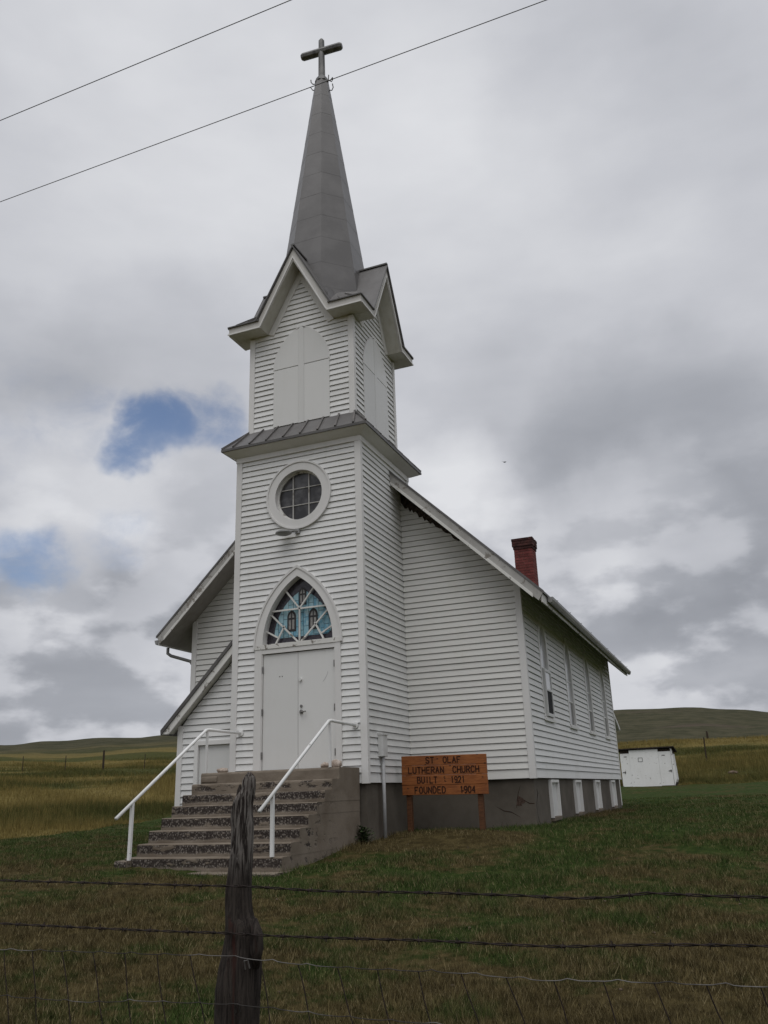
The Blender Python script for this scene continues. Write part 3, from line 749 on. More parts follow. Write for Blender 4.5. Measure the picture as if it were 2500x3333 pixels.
    # broach at the corner clockwise of this face
for sx in (-1, 1):
    for sy in (-1, 1):
        ex, ey = HX+EO+0.02, HY+EO+0.02; zt = 9.27
        P = [(CX+sx*0.80, CY+sy*ey, zt), (CX+sx*ex, CY+sy*ey, zt), (CX+sx*ex, CY+sy*0.80, zt), (CX+sx*0.62, CY+sy*0.62, 10.05), (CX+sx*0.6, CY+sy*ey*0.7, 9.95), (CX+sx*ex*0.7, CY+sy*0.6, 9.95)]
        mb = MB(); mb.add(P, [(0, 1, 3), (1, 2, 3), (0, 3, 4), (2, 5, 3)])
        br = mb.build('broach_roof', M['roof'], church)
        mb = MB(); mb.beam((CX+sx*0.80, CY+sy*ey, zt-0.006), (CX+sx*ex, CY+sy*ey, zt-0.006), 0.03, 0.026); mb.beam((CX+sx*ex, CY+sy*(ey-0.02), zt-0.006), (CX+sx*ex, CY+sy*0.80, zt-0.006), 0.03, 0.026); mb.build('drip_edge', M['roof_edge'], br)
        for t in (0.35, 0.72):                                     # bent seams on the patched corner
            a = Vector(P[0]).lerp(Vector(P[1]), t); b = a.lerp(Vector(P[3]), 0.42); mb = MB(); mb.beam(a+Vector((0, 0, .012)), b+Vector((0, 0, .012)), 0.022, 0.022); mb.build('roof_seam', M['seam'], br)
def rv(z): return 0.88-0.1376*(z-11.44)
mb = MB(); oc = [(math.sin(R(22.5+45*k)), -math.cos(R(22.5+45*k))) for k in range(8)]
zz = [9.2, 16.62]
P = [(CX+0.01+c*(rv(z)-0.012), CY+s*(rv(z)-0.012), z) for z in zz for c, s in oc]
mb.add(P, [(i, (i+1) % 8, 8+(i+1) % 8, 8+i) for i in range(8)]+[tuple(range(8, 16))]); spire = mb.build('spire', M['seam'], church)
zs_ = [9.25, 10.05, 10.72, 11.44, 12.08, 12.74, 13.4, 14.06, 14.72, 15.38, 16.04, 16.62]
for i in range(len(zs_)-1):
    for k in range(8):
        z0, z1 = zs_[i], zs_[i+1]-0.001
        c0, c1 = oc[k], oc[(k+1) % 8]; P = []
        jx = random.uniform(-0.003, 0)
        for z, off in ((z0, 0.0025+jx*0.3), (z1, 0.0)):
            for c in (c0, c1): P.append((CX+0.01+c[0]*(rv(z)+off), CY+c[1]*(rv(z)+off), z))
        for z, off in ((z0, -0.02),):
            for c in (c0, c1): P.append((CX+0.01+c[0]*(rv(z)+off), CY+c[1]*(rv(z)+off), z))
        mb = MB(); mb.add(P, [(0, 1, 3, 2), (0, 4, 5, 1)]); mb.build('roof_panel', M['roof'], spire)
# cross with collar and wire prongs
mb = MB(); X0 = CX+0.01
mb.tube([(X0, CY, 16.6), (X0, CY, 16.64), (X0, CY, 16.72), (X0, CY, 16.80)], [0.185, 0.175, 0.15, 0.10], 8); 
mb.tube([(X0, CY, 16.78), (X0, CY, 17.97), (X0, CY, 18.05)], [0.092, 0.078, 0.03], 8)
cr = mb.build('cross', M['cross'], church, bevel=0.006)
mb = MB(); yw = R(5); dx, dy = math.cos(yw), math.sin(yw)
mb.tube([(X0-dx*0.55, CY-dy*0.55, 17.63), (X0-dx*0.50, CY-dy*0.50, 17.63), (X0+dx*0.50, CY+dy*0.50, 17.63), (X0+dx*0.55, CY+dy*0.55, 17.63)], [0.07, 0.098, 0.098, 0.07], 8)
mb.build('crossbar', M['cross'], cr, bevel=0.006)
for k, (sx, pts) in enumerate([(-1, [(0.17, 0, 16.62), (0.23, 0, 16.64), (0.28, 0, 16.72), (0.285, 0, 16.80)]), (-1, [(0.18, 0, 16.42), (0.24, 0, 16.46), (0.30, 0, 16.58)]),
                               (1, [(0.15, 0, 16.66), (0.22, 0, 16.66), (0.28, 0, 16.72)]), (1, [(0.17, 0, 16.84), (0.16, 0, 16.68), (0.25, 0, 16.60), (0.29, 0, 16.68)]), (1, [(0.18, 0, 16.36), (0.25, 0, 16.32), (0.29, 0, 16.40), (0.27, 0, 16.52)])]):
    mb = MB(); mb.tube([(X0+sx*a, CY+0.04*sx, z) for a, _, z in pts], 0.013, 6); mb.build('wire_prong', M['dark_metal'], cr)

# ---- belfry panels (shut louvre openings): four boards and a middle batten
for w_, c in ((uF, PCX), (uR, PCY)):
    pan = None
    def half(sg, lo):
        pts = [(c+sg*0.068, PZ if lo else PSP+0.018)]
        if lo: pts += [(c+sg*PA, PZ), (c+sg*PA, PSP), (c+sg*0.068, PSP)]
        else:
            pts += [(c+sg*PA, PSP+0.018)]
            for i in range(1, 15):
                z = PSP+PH*i/14; a = gothic_half(z, PSP, PA, PH)
                if a and a > 0.068: pts.append((c+sg*a, z))
            pts.append((c+sg*0.068, PSP+PH*0.93))
        return pts
    root = MB(); w_.prism(root, [(c-0.065, PZ-0.01), (c+0.065, PZ-0.01), (c+0.065, PSP+PH*0.93), (c, PSP+PH+0.005), (c-0.065, PSP+PH*0.93)], 0.0, 0.0365)
    pan = root.build('belfry_shutter', M['door'], church)
    for sg in (-1, 1):
        for lo in (True, False):
            mb = MB(); w_.prism(mb, half(sg, lo), 0.0, 0.034); mb.build('shutter_board', M['door'], pan)
    mb = MB(); w_.ring(mb, gothic(c, PSP, PA+0.014, PH+0.02), gothic(c, PSP, PA-0.002, PH), 0.0, 0.03); mb.build('shutter_edge', M['trim'], pan)

# ---- round window
circ = lambda r, n=40: [(CW+r*math.cos(2*math.pi*i/n), CWZ+r*math.sin(2*math.pi*i/n)) for i in range(n)]
mb = MB(); wF.ring(mb, circ(0.665), circ(0.505), -0.02, 0.045, True, -0.10); rw = mb.build('round_window', M['trim'], church, smooth=False)
mb = MB(); wF.ring(mb, circ(0.695), circ(0.662), -0.02, 0.062, True); mb.build('outer_mould', M['trim'], rw)
mb = MB(); wF.ring(mb, circ(0.507), circ(0.475), -0.10, -0.06, True); mb.build('sash', M['trim_peel'], rw)
cut = [-0.6, -0.17, 0.17, 0.6]; ci = circ(0.49)
for i in range(3):
    for j in range(3):
        pl = clip_poly([(CW+cut[i], CWZ+cut[j]), (CW+cut[i+1], CWZ+cut[j]), (CW+cut[i+1], CWZ+cut[j+1]), (CW+cut[i], CWZ+cut[j+1])], ci)
        if len(pl) > 2: mb = MB(); wF.prism(mb, pl, -0.105, -0.092); mb.build('pane', M['dark_glass'], rw)
hh = math.sqrt(0.48**2-0.17**2)
for q in (-0.17, 0.17):
    mb = MB(); wF.box(mb, CW+q-0.0105, CW+q+0.0105, CWZ-hh, CWZ+hh, -0.09, -0.068); mb.build('muntin', M['rake'], rw)
    mb = MB(); wF.box(mb, CW-hh, CW+hh, CWZ+q-0.008, CWZ+q+0.008, -0.09, -0.072); mb.build('muntin', M['rake'], rw)

# ---- arched transom with stained glass
GI, GH, GZ = 0.715, 1.225, 2.485
n_ = 18
mb = MB(); wF.ring(mb, gothic(AC, AZ0, AA, AH, n_), gothic(AC, GZ, GI, GH, n_), -0.02, 0.045, False, -0.12); tr = mb.build('arched_transom', M['trim'], church)
mb = MB(); wF.ring(mb, gothic(AC, AZ0, AA+0.03, AH+0.05, n_), gothic(AC, AZ0, AA-0.004, AH-0.006, n_), -0.02, 0.062); mb.build('outer_mould', M['trim'], tr)
mb = MB(); wF.box(mb, 0.46, 2.21, 2.402, GZ, -0.12, 0.05); mb.build('transom_sill', M['trim_peel'], tr)
mb = MB(); wF.prism(mb, gothic(AC, GZ-0.01, GI+0.02, GH+0.03, n_), -0.15, -0.125); mb.build('border_glass', M['purple_glass'], tr)
GC = AC+0.03                                                            # the glass is set back, its pattern follows the pane
def tri_out():
    o = []; g = gothic(GC, GZ+0.12, GI-0.125, GH-0.36, 12)
    lo = [(GC+GI-0.14, GZ+0.17), (GC+GI-0.20, GZ+0.12), (GC-GI+0.20, GZ+0.12), (GC-GI+0.14, GZ+0.17)]
    g = [p_ for p_ in g if p_[1] > GZ+0.2]
    # counter-clockwise: bottom-left, bottom-right, up the right side, over the top, down the left
    return [lo[2], lo[1], lo[0]]+list(reversed(g))+[lo[3]]
conv = tri_out()
us = np.arange(GC-GI, GC+GI+0.01, 0.105); 
for i in range(len(us)-1):
    zoff = 0.07*(i % 2)
    for zq in np.arange(GZ-0.1+zoff, GZ+1.3, 0.165):
        pl = clip_poly([(us[i]+0.004, zq+0.004), (us[i+1]-0.004, zq+0.004), (us[i+1]-0.004, zq+0.161), (us[i]+0.004, zq+0.161)], conv)
        if len(pl) > 2 and area(pl) > 0.0004:
            mb = MB(); wF.prism(mb, pl, -0.124, -0.119); mb.build('glass_tile', M['blue_glass'], tr)
def lancet(c, z0, s):
    a, h, hb = 0.082*s, 0.115*s, 0.24*s
    g = [(c-a, z0)]+gothic(c, z0+hb, a, h, 8)+[(c+a, z0)]
    mb = MB(); wF.prism(mb, g, -0.118, -0.113); wl = mb.build('lancet', M['lead'], tr)
    b, hi_ = 0.052*s, 0.07*s
    for sg in (-1, 1):
        mb = MB(); wF.box(mb, *sorted((c+sg*0.012*s, c+sg*b)), z0+0.035*s, z0+hb-0.045*s, -0.112, -0.110); 
        pts = [(c+sg*0.012*s, z0+hb-0.012*s), (c+sg*b, z0+hb-0.012*s), (c+sg*b*0.8, z0+hb+hi_*0.5), (c+sg*0.012*s, z0+hb+hi_)]
        wF.prism(mb, pts, -0.112, -0.110); mb.build('lancet_glass', M['ochre_glass'], tr)
lancet(GC-0.225, GZ+0.225, 1.12); lancet(GC+0.225, GZ+0.225, 1.12); lancet(GC+0.005, GZ+0.70, 0.95)
def bar(a, b, w=0.028):
    mb = MB(); p_, q_ = wF.p(a[0], a[1], -0.062), wF.p(b[0], b[1], -0.062); mb.beam(p_, q_, w, 0.03, (0, -1, 0)); mb.build('muntin', M['trim_peel'], tr)
def hw_(z): return gothic_half(z, GZ, GI, GH)
zc_ = GZ+0.625
bar((AC, GZ), (AC, zc_)); a_ = hw_(zc_); bar((AC-a_, zc_), (AC+a_, zc_))
for sg in (-1, 1):
    bar((AC, zc_), (AC+sg*hw_(GZ+1.0), GZ+1.0)); bar((AC+sg*0.02, GZ), (AC+sg*hw_(zc_-0.06), zc_-0.06))
    bar((AC+sg*0.50, GZ), (AC+sg*0.31, GZ+0.335)); bar((AC+sg*0.44, GZ+0.12), (AC+sg*hw_(GZ+0.26), GZ+0.26))

# ---- entrance: casing and two steel doors
mb = MB(); wF.box(mb, 0.455, 0.60, 0.24, 2.40, -0.08, 0.040); wF.box(mb, 2.085, 2.20, 0.24, 2.40, -0.08, 0.040); wF.box(mb, 0.60, 2.085, 2.315, 2.40, -0.08, 0.036)
wF.box(mb, 0.60, 0.615, 0.24, 2.315, -0.06, 0.028); wF.box(mb, 2.07, 2.085, 0.24, 2.315, -0.06, 0.028)
mb.build('door_casing', M['trim'], church)
mb = MB(); wF.box(mb, 0.60, 2.085, 0.20, 0.262, -0.10, 0.03); mb.build('threshold', M['dark_metal'], church)
DM = 1.335
dl = MB(); wF.box(dl, 0.622, DM-0.003, 0.272, 2.300, -0.045, 0.0); dl = dl.build('door', M['door'], church, bevel=0.003)
dr = MB(); wF.box(dr, DM+0.003, 2.063, 0.272, 2.300, -0.045, 0.0); dr = dr.build('door', M['door'], church, bevel=0.003)
for dd, u in ((dl, 0.618), (dr, 2.067)):
    for z in (0.52, 1.27, 2.03):
        mb = MB(); wF.box(mb, u-0.010, u+0.010, z-0.06, z+0.06, -0.004, 0.034); mb.build('hinge', M['hardware'], dd)
mb = MB(); mb.tube([wF.p(DM+0.07, 1.235, 0.0), wF.p(DM+0.07, 1.235, 0.02)], 0.036, 12); mb.tube([wF.p(DM+0.07, 1.235, 0.015), wF.p(DM+0.07, 1.235, 0.06), wF.p(DM+0.10, 1.235, 0.065), wF.p(DM+0.185, 1.235, 0.06)], 0.012, 8); mb.build('door_lever', M['hardware'], dr)
mb = MB(); mb.tube([wF.p(DM+0.07, 1.335, 0.0), wF.p(DM+0.07, 1.335, 0.022)], 0.024, 12); mb.build('deadbolt', M['hardware'], dr)
mb = MB(); mb.tube([wF.p(DM+0.055, 1.80, 0.0), wF.p(DM+0.055, 1.80, 0.035)], 0.030, 12); mb.build('door_knob', M['door'], dr)
for q in (0, 0.05):
    mb = MB(); wF.box(mb, 0.955+q, 0.972+q, 1.875, 1.895, 0.0005, 0.0015); mb.build('screw_hole', M['crack'], dl)

mb = MB(); pts = [wF.p(1.93-0.10*(t**1.6), 1.90-0.17*t, 0.0012) for t in np.linspace(0, 1, 7)]
for q in range(6): mb.beam(pts[q], pts[q+1], 0.006, 0.0012, (0, -1, 0))
mb.build('scuff_mark', M['conduit'], dr)
# ---- flood lamp under the round window
mb = MB(); wF.box(mb, 1.30, 1.39, 4.53, 4.62, 0.02, 0.06); lampb = mb.build('flood_lamp', M['gutter'], church); lampb['label'] = 'oval flood lamp on the tower front'
mb = MB(); mb.tube([wF.p(1.345, 4.575, 0.05), wF.p(1.32, 4.565, 0.14), wF.p(1.26, 4.555, 0.18)], 0.018, 8); mb.build('lamp_arm', M['gutter'], lampb)
mb = MB(); mb.blob(wF.p(1.13, 4.535, 0.19), 0.17, 0.13, 0.055, 18, 8); mb.build('lamp_head', M['gutter'], lampb, smooth=True)

# ---- side windows of the nave
def nave_window(c, first):
    n = 12
    ou = [(c-WA, WZB)]+gothic(c, WSP, WA, WH, n)+[(c+WA, WZB)]
    inn = [(c-0.315, WZB+0.03)]+gothic(c, WSP, 0.315, 0.50, n)+[(c+0.315, WZB+0.03)]
    mb = MB(); nR.ring(mb, ou, inn, -0.02, 0.026, False, -0.024); w = mb.build('side_window', M['trim'], church)
    mb = MB(); nR.box(mb, c-WA-0.03, c+WA+0.03, WZB-0.055, WZB-0.003, -0.06, 0.06); nR.box(mb, c-WA, c+WA, WZB-0.003, WZB+0.032, -0.06, 0.036); mb.build('sill', M['trim'], w)
    zm, zq = WZB+0.56, WZB+1.02
    up_ = [(c-0.33, zm)]+gothic(c, WSP, 0.325, 0.515, n)+[(c+0.33, zm)]
    mb = MB(); nR.prism(mb, up_, -0.030, -0.020); mb.build('pane', M['pale_pane'], w)
    mb = MB(); nR.box(mb, c-0.33, c+0.33, WZB, zm, -0.030, -0.020); mb.build('pane', M['screen'] if first else M['grey_pane'], w)
    mb = MB(); nR.box(mb, c-0.315, c+0.315, zm-0.018, zm+0.018, -0.020, -0.004); nR.box(mb, c-0.315, c+0.315, zq-0.012, zq+0.012, -0.020, -0.008); mb.build('meeting_rail', M['trim'], w)
    if first:                                                            # storm frame standing proud of the casing
        mb = MB()
        for (u0, u1, z0, z1) in ((c-0.30, c-0.25, WZB+0.04, 2.10), (c+0.25, c+0.30, WZB+0.04, 2.10), (c-0.25, c+0.25, WZB+0.04, WZB+0.10), (c-0.25, c+0.25, 2.05, 2.10), (c-0.25, c+0.25, zm-0.02, zm+0.02)):
            nR.box(mb, u0, u1, z0, z1, -0.04, 0.075)
        mb.build('storm_frame', M['box_metal'], w)
        mb = MB(); nR.box(mb, c-0.25, c+0.25, WZB+0.10, zm-0.02, 0.050, 0.058); mb.build('insect_screen', M['screen'], w)
        mb = MB(); nR.box(mb, c-0.25, c+0.25, zm+0.02, 2.05, 0.050, 0.058); mb.build('storm_pane', M['pale_pane'], w)
for i, c in enumerate(WY): nave_window(c, i == 0)
# basement windows: painted frame, recessed panel, little sill
for c in (3.70, 6.26, 8.98, 11.72):
    mb = MB(); a = 0.375; d0, d1 = -0.034, 0.028
    for (u0, u1, z0, z1) in ((c-a, c-a+0.05, -0.72, -0.03), (c+a-0.05, c+a, -0.72, -0.03), (c-a+0.05, c+a-0.05, -0.08, -0.03)): nR.box(mb, u0, u1, z0, z1, d0, d1)
    bw = mb.build('basement_window', M['trim'], church)
    mb = MB(); nR.box(mb, c-a+0.05, c+a-0.05, -0.70, -0.08, -0.034, -0.029); mb.build('panel', M['door'], bw)
    mb = MB(); nR.prism(mb, [(c-a, -0.775), (c+a, -0.765), (c+a, -0.70), (c-a, -0.72)], -0.034, 0.03); mb.build('sill', M['steps'], bw)

# ---- nave roof
Y0, Y1 = 1.49, LL+0.33
EXR, EXL = 5.585, -2.945
roof = None
for sg, ex in ((1, EXR), (-1, EXL)):
    mb = MB(); zt = rooftop(ex); zr = rooftop(CX)
    nF.prism(mb, [(CX, zr), (ex, zt), (ex-sg*0.01, zt-0.035), (CX, zr-0.04)], D1-Y0, D1-Y1)
    o = mb.build('roof_slope', M['roof'], church)
    mb = MB(); nF.prism(mb, [(CX, zr-0.20), (ex-sg*0.06, rooftop(ex-sg*0.06)-0.20), (ex-sg*0.06, rooftop(ex-sg*0.06)-0.23), (CX, zr-0.23)], D1-Y0-0.03, D1-Y1+0.03); mb.build('soffit', M['eave_shade'], church)
    for yy in (Y0, Y1-0.03):                                              # rake boards, front and back
        mb = MB(); x0 = CX+sg*(1.34 if yy == Y0 else 0.0); xe = ex-sg*0.012
        nF.prism(mb, [(x0, rooftop(x0)-0.037), (xe, rooftop(xe)-0.037), (xe-sg*0.09, rooftop(xe-sg*0.09)-0.27), (x0, rooftop(x0)-0.27)], D1-yy, D1-yy-0.03)
        o2 = mb.build('rake_board', M['rake'], church)
        if yy == Y0:
            mb = MB(); x1 = ex-sg*0.20; nF.prism(mb, [(x0, rooftop(x0)-0.225), (x1, rooftop(x1)-0.225), (x1, rooftop(x1)-0.30), (x0, rooftop(x0)-0.30)], D1-yy+0.001, D1-yy+0.016); mb.build('rake_mould', M['trim_peel'], o2)
    mb = MB(); nR.box(mb, Y0+0.03, Y1-0.03, zt-0.20, zt-0.045, 0, 0) if False else None
    xa, xb_ = sorted((ex-sg*0.04, ex-sg*0.06)); mb.box((xa, Y0+0.032, zt-0.20), (xb_, Y1-0.032, zt-0.02)); mb.build('eave_fascia', M['trim_peel'], church)
    # roof hem in dark metal along the rake
    mb = MB(); x0 = CX+sg*1.30; nF.prism(mb, [(x0, rooftop(x0)+0.006), (ex+sg*0.006, zt+0.002), (ex+sg*0.002, zt-0.046), (x0, rooftop(x0)-0.046)], D1-Y0+0.001, D1-Y0+0.014); mb.build('roof_hem', M['roof'], o)
    # gutter: U-section run with brackets
    gx = ex-sg*0.02; g0 = Y0+(0.42 if sg > 0 else 0.05)
    prof = [(0.0, 0.06), (0.0, -0.04), (0.03, -0.065), (0.085, -0.06), (0.115, 0.0), (0.125, 0.055), (0.118, 0.055), (0.108, 0.0), (0.08, -0.052), (0.034, -0.057), (0.008, -0.036), (0.008, 0.06)]
    zg0, zg1 = (zt-0.085, zt-0.115) if sg > 0 else (zt-0.125, zt-0.14)
    mb = MB(); n = len(prof); prof = [(a*0.82, b*0.82) for a, b in prof]; P = [(gx+sg*a, g0, zg0+b) for a, b in prof]+[(gx+sg*a, Y1-0.05, zg1+b) for a, b in prof]
    mb.add(P, [(i, (i+1) % n, n+(i+1) % n, n+i) for i in range(n)]); mb.add([P[i] for i in range(6)], [tuple(range(6))]); mb.add([P[n+i] for i in range(6)], [tuple(range(6))])
    gt = mb.build('gutter', M['gutter'], church)
    for y in np.arange(g0+0.4, Y1-0.2, 1.3):
        mb = MB(); mb.box((min(gx, gx+sg*0.12), y, zg0+0.045), (max(gx, gx+sg*0.12), y+0.03, zg0+0.05)); mb.build('gutter_bracket', M['gutter'], gt)
mb = MB(); zt = rooftop(EXL)-0.04
mb.tube([(EXL-0.06, 2.0, zt-0.14), (EXL-0.06, 2.0, zt-0.26), (EXL+0.02, 2.02, zt-0.32), (XL-0.14, 2.15, zt-0.46), (XL-0.08, 2.17, zt-0.56), (XL-0.07, 2.17, -0.9)], 0.036, 10); mb.build('downspout', M['gutter'], church, smooth=True)
# rotten frieze under the rake next to the tower
mb = MB(); xs_ = np.linspace(W+0.03, 3.95, 34); top = [(x, rooftop(x)-0.235) for x in xs_]
bot = [(x, rooftop(x)-0.25-(0.40*max(0, 1-(x-W)/1.32)*random.uniform(0.62, 1.0)+(0.07 if 3.55 < x < 3.9 else 0.0)*random.random()+0.012)) for x in xs_]
nF.prism(mb, top+bot[::-1], 0.0, 0.030); mb.build('rotten_frieze', M['old_wood'], church)

# ---- chimney: brick by brick round a mortar core
CHX, CHY, CHW, CHD = 4.405, 5.72, 0.43, 0.43
chz0, chz1 = 3.6, 5.20
mb = MB(); mb.box((CHX-CHW/2+0.012, CHY-CHD/2+0.012, chz0), (CHX+CHW/2-0.012, CHY+CHD/2-0.012, chz1+0.24)); chim = mb.build('chimney', M['mortar'], church)
brick_me = None
def brick(x, y, z, lx, ly, h, m):
    global brick_me
    if brick_me is None:
        b0 = MB(); b0.box((-.5, -.5, 0), (.5, .5, 1)); t_ = b0.build('brick', M['brick'], chim); brick_me = t_.data; bpy.data.objects.remove(t_)
        brick_me.materials.clear(); brick_me.materials.append(None)
    o = bpy.data.objects.new('brick', brick_me); col.objects.link(o); o.parent = chim
    o.location = Vector((x, y, z))-wloc(chim); o.scale = (lx, ly, h)
    o.material_slots[0].link = 'OBJECT'; o.material_slots[0].material = M[m]
rowz = 4.02; rr_ = 0; ch = 0.0665
while rowz < chz1+0.235:
    k_ = (rowz-chz1)/ch; g = 0.0; m_ = 'brick'
    if k_ > -0.1: g = 0.016; m_ = 'brick_dark'
    if k_ > 0.9: g = 0.034
    if k_ > 2.9: g = 0.040
    hx, hy = CHW/2+g, CHD/2+g; j = random.uniform(0, 0.003)
    if rr_ % 2 == 0:
        L1, L2 = 0.212, 2*hx-0.212-0.008
        for sy in (-1, 1):
            brick(CHX-hx+L1/2, CHY+sy*(hy-0.05), rowz, L1, 0.1+j, ch-0.009, m_); brick(CHX+hx-L2/2, CHY+sy*(hy-0.05), rowz, L2, 0.1+j*0.5, ch-0.009, m_)
        for sx in (-1, 1): brick(CHX+sx*(hx-0.05), CHY, rowz, 0.1+j, 2*hy-0.216, ch-0.009, m_)
    else:
        for sx in (-1, 1):
            brick(CHX+sx*(hx-0.05), CHY-hy+0.106, rowz, 0.1+j, 0.212, ch-0.009, m_); brick(CHX+sx*(hx-0.05), CHY+hy-0.106, rowz, 0.1+j*0.4, 0.212, ch-0.009, m_)
        for sy in (-1, 1): brick(CHX, CHY+sy*(hy-0.05), rowz, 2*hx-0.216, 0.1+j, ch-0.009, m_)
    rowz += ch; rr_ += 1
mb = MB(); mb.add([(CHX-0.26, CHY-0.26, rooftop(CHX-0.26)-0.02), (CHX+0.30, CHY-0.26, rooftop(CHX+0.30)-0.02), (CHX+0.30, CHY+0.26, rooftop(CHX+0.30)-0.02), (CHX-0.26, CHY+0.26, rooftop(CHX-0.26)-0.02),
                   (CHX-0.222, CHY-0.222, rooftop(CHX-0.22)+0.14), (CHX+0.222, CHY-0.222, rooftop(CHX+0.22)+0.16), (CHX+0.222, CHY+0.222, rooftop(CHX+0.22)+0.16), (CHX-0.222, CHY+0.222, rooftop(CHX-0.22)+0.14)],
                  [(0, 1, 5, 4), (1, 2, 6, 5), (2, 3, 7, 6), (3, 0, 4, 7)]); mb.build('flashing', M['brick'], chim)

# ---- lean-to over the basement stair, left of the tower
LY, LX = 0.25, -1.325
wl = Wall((0, LY, 0), (1, 0, 0), (0, -1, 0))
def lean_top(x): return 2.66+1.025*(x+0.09)
clapboards(wl, church, lambda z: (max(LX+0.08, -0.09+(z+0.27-2.66)/1.025), -0.0) if -0.09+(z+0.27-2.66)/1.025 < -0.03 else None, -0.35, 2.42, [lambda z: (-0.95, -0.13) if z < 0.84 else None], first=EXPO)
mb = MB(); wl.prism(mb, [(LX+0.02, -1.4), (0.0, -1.4), (0.0, lean_top(0)-0.3), (LX+0.02, lean_top(LX+0.02)-0.3)], -0.06, -(D1-LY)); mb.build('lean_to_core', M['soffit'], church)
mb = MB(); mb.box((LX-0.03, LY-0.036, -1.3), (LX+0.085, LY, 1.16)); mb.box((LX-0.03, LY, -1.3), (LX+0.0, D1-0.03, 1.16)); mb.build('corner_board', M['trim'], church)
mb = MB(); wl.prism(mb, [(LX-0.30, lean_top(LX-0.30)), (0.0, lean_top(0)), (0.0, lean_top(0)-0.085), (LX-0.29, lean_top(LX-0.30)-0.085)], LY-0.035, -(D1-LY)); lr = mb.build('lean_to_roof', M['roof_edge'], church)
mb = MB(); wl.prism(mb, [(LX-0.285, lean_top(LX-0.285)-0.087), (0.0, lean_top(0)-0.087), (0.0, lean_top(0)-0.25), (LX-0.13, lean_top(LX-0.13)-0.25)], 0.16, 0.19); mb.build('rake_board', M['trim_peel'], lr)
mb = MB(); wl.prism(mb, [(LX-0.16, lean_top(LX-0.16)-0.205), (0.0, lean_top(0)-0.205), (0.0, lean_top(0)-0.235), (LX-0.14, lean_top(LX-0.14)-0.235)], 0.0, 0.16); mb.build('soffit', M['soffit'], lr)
mb = MB(); wl.box(mb, -0.97, -0.89, -0.9, 0.86, -0.03, 0.032); wl.box(mb, -0.20, -0.12, -0.9, 0.86, -0.03, 0.032); wl.box(mb, -0.89, -0.20, 0.785, 0.86, -0.03, 0.032); mb.build('door_casing', M['trim'], church)
mb = MB(); wl.box(mb, -0.885, -0.205, -0.9, 0.78, -0.055, -0.025); mb.build('door', M['door'], church)

build_boards(church)
# ---- meter box and conduit, rear lean-to, cracks
mb = MB(); wR.box(mb, 0.455, 0.665, 0.43, 0.80, 0.012, 0.115); mt = mb.build('meter_box', M['box_metal'], church, bevel=0.006)
mb = MB(); wR.box(mb, 0.445, 0.675, 0.79, 0.82, 0.012, 0.135); mb.build('box_lid', M['box_metal'], mt)
mb = MB(); mb.tube([wR.p(0.56, 0.44, 0.065), wR.p(0.56, -1.0, 0.065)], 0.031, 10); mb.build('conduit', M['conduit'], mt, smooth=True)
mb = MB(); mb.beam((4.88, LL+0.04, 2.40), (4.88, 15.6, 1.56), 0.035, 0.11); mb.build('rear_rake_board', M['trim'], church)
mb = MB(); mb.box((1.2, LL+0.02, -1.4), (4.75, 15.2, 1.52)); mb.add([(1.0, LL+0.03, 2.44), (4.90, LL+0.03, 2.44), (4.90, 15.6, 1.60), (1.0, 15.6, 1.60), (1.0, LL+0.03, 2.36), (4.86, LL+0.03, 2.36), (4.86, 15.6, 1.52), (1.0, 15.6, 1.52)], [(0, 1, 2, 3), (4, 5, 6, 7), (0, 1, 5, 4), (1, 2, 6, 5), (2, 3, 7, 6), (3, 0, 4, 7)]); mb.build('rear_lean_to', M['siding_old'], church)
fF = Wall((0, D1+0.035, 0), (1, 0, 0), (0, -1, 0)); fR = Wall((XB-0.035, 0, 0), (0, 1, 0), (1, 0, 0))
def crack(w, pts, th):
    up_, dn = [], []
    for i, (u, z) in enumerate(pts):
        t = th[i]; a = pts[max(0, i-1)]; b = pts[min(len(pts)-1, i+1)]; dx, dz = b[0]-a[0], b[1]-a[1]; l = math.hypot(dx, dz) or 1
        up_.append((u-dz/l*t, z+dx/l*t)); dn.append((u+dz/l*t, z-dx/l*t))
    mb = MB(); w.prism(mb, up_+dn[::-1], -0.01, 0.0015); return mb.build('crack', M['crack'], fo)
crack(fF, [(4.25, -0.47), (4.38, -0.545), (4.52, -0.57), (4.68, -0.66)], [0.002, 0.008, 0.007, 0.002])
crack(fF, [(4.72, -0.12), (4.67, -0.25), (4.64, -0.36), (4.62, -0.5)], [0.002, 0.005, 0.006, 0.003])
crack(fF, [(4.78, -0.385), (4.86, -0.43), (4.95, -0.435)], [0.004, 0.009, 0.007])
mb = MB(); fF.prism(mb, [(4.665, -0.29), (4.73, -0.33), (4.795, -0.385), (4.77, -0.42), (4.72, -0.435), (4.72, -0.465), (4.615, -0.465), (4.64, -0.36)], -0.01, 0.003); mb.build('broken_patch', M['broken'], fo)
crack(fR, [(2.30, -0.19), (2.36, -0.26), (2.27, -0.36), (2.19, -0.46), (2.21, -0.62), (2.30, -0.74), (2.42, -0.80)], [0.004, 0.028, 0.012, 0.007, 0.007, 0.008, 0.003])

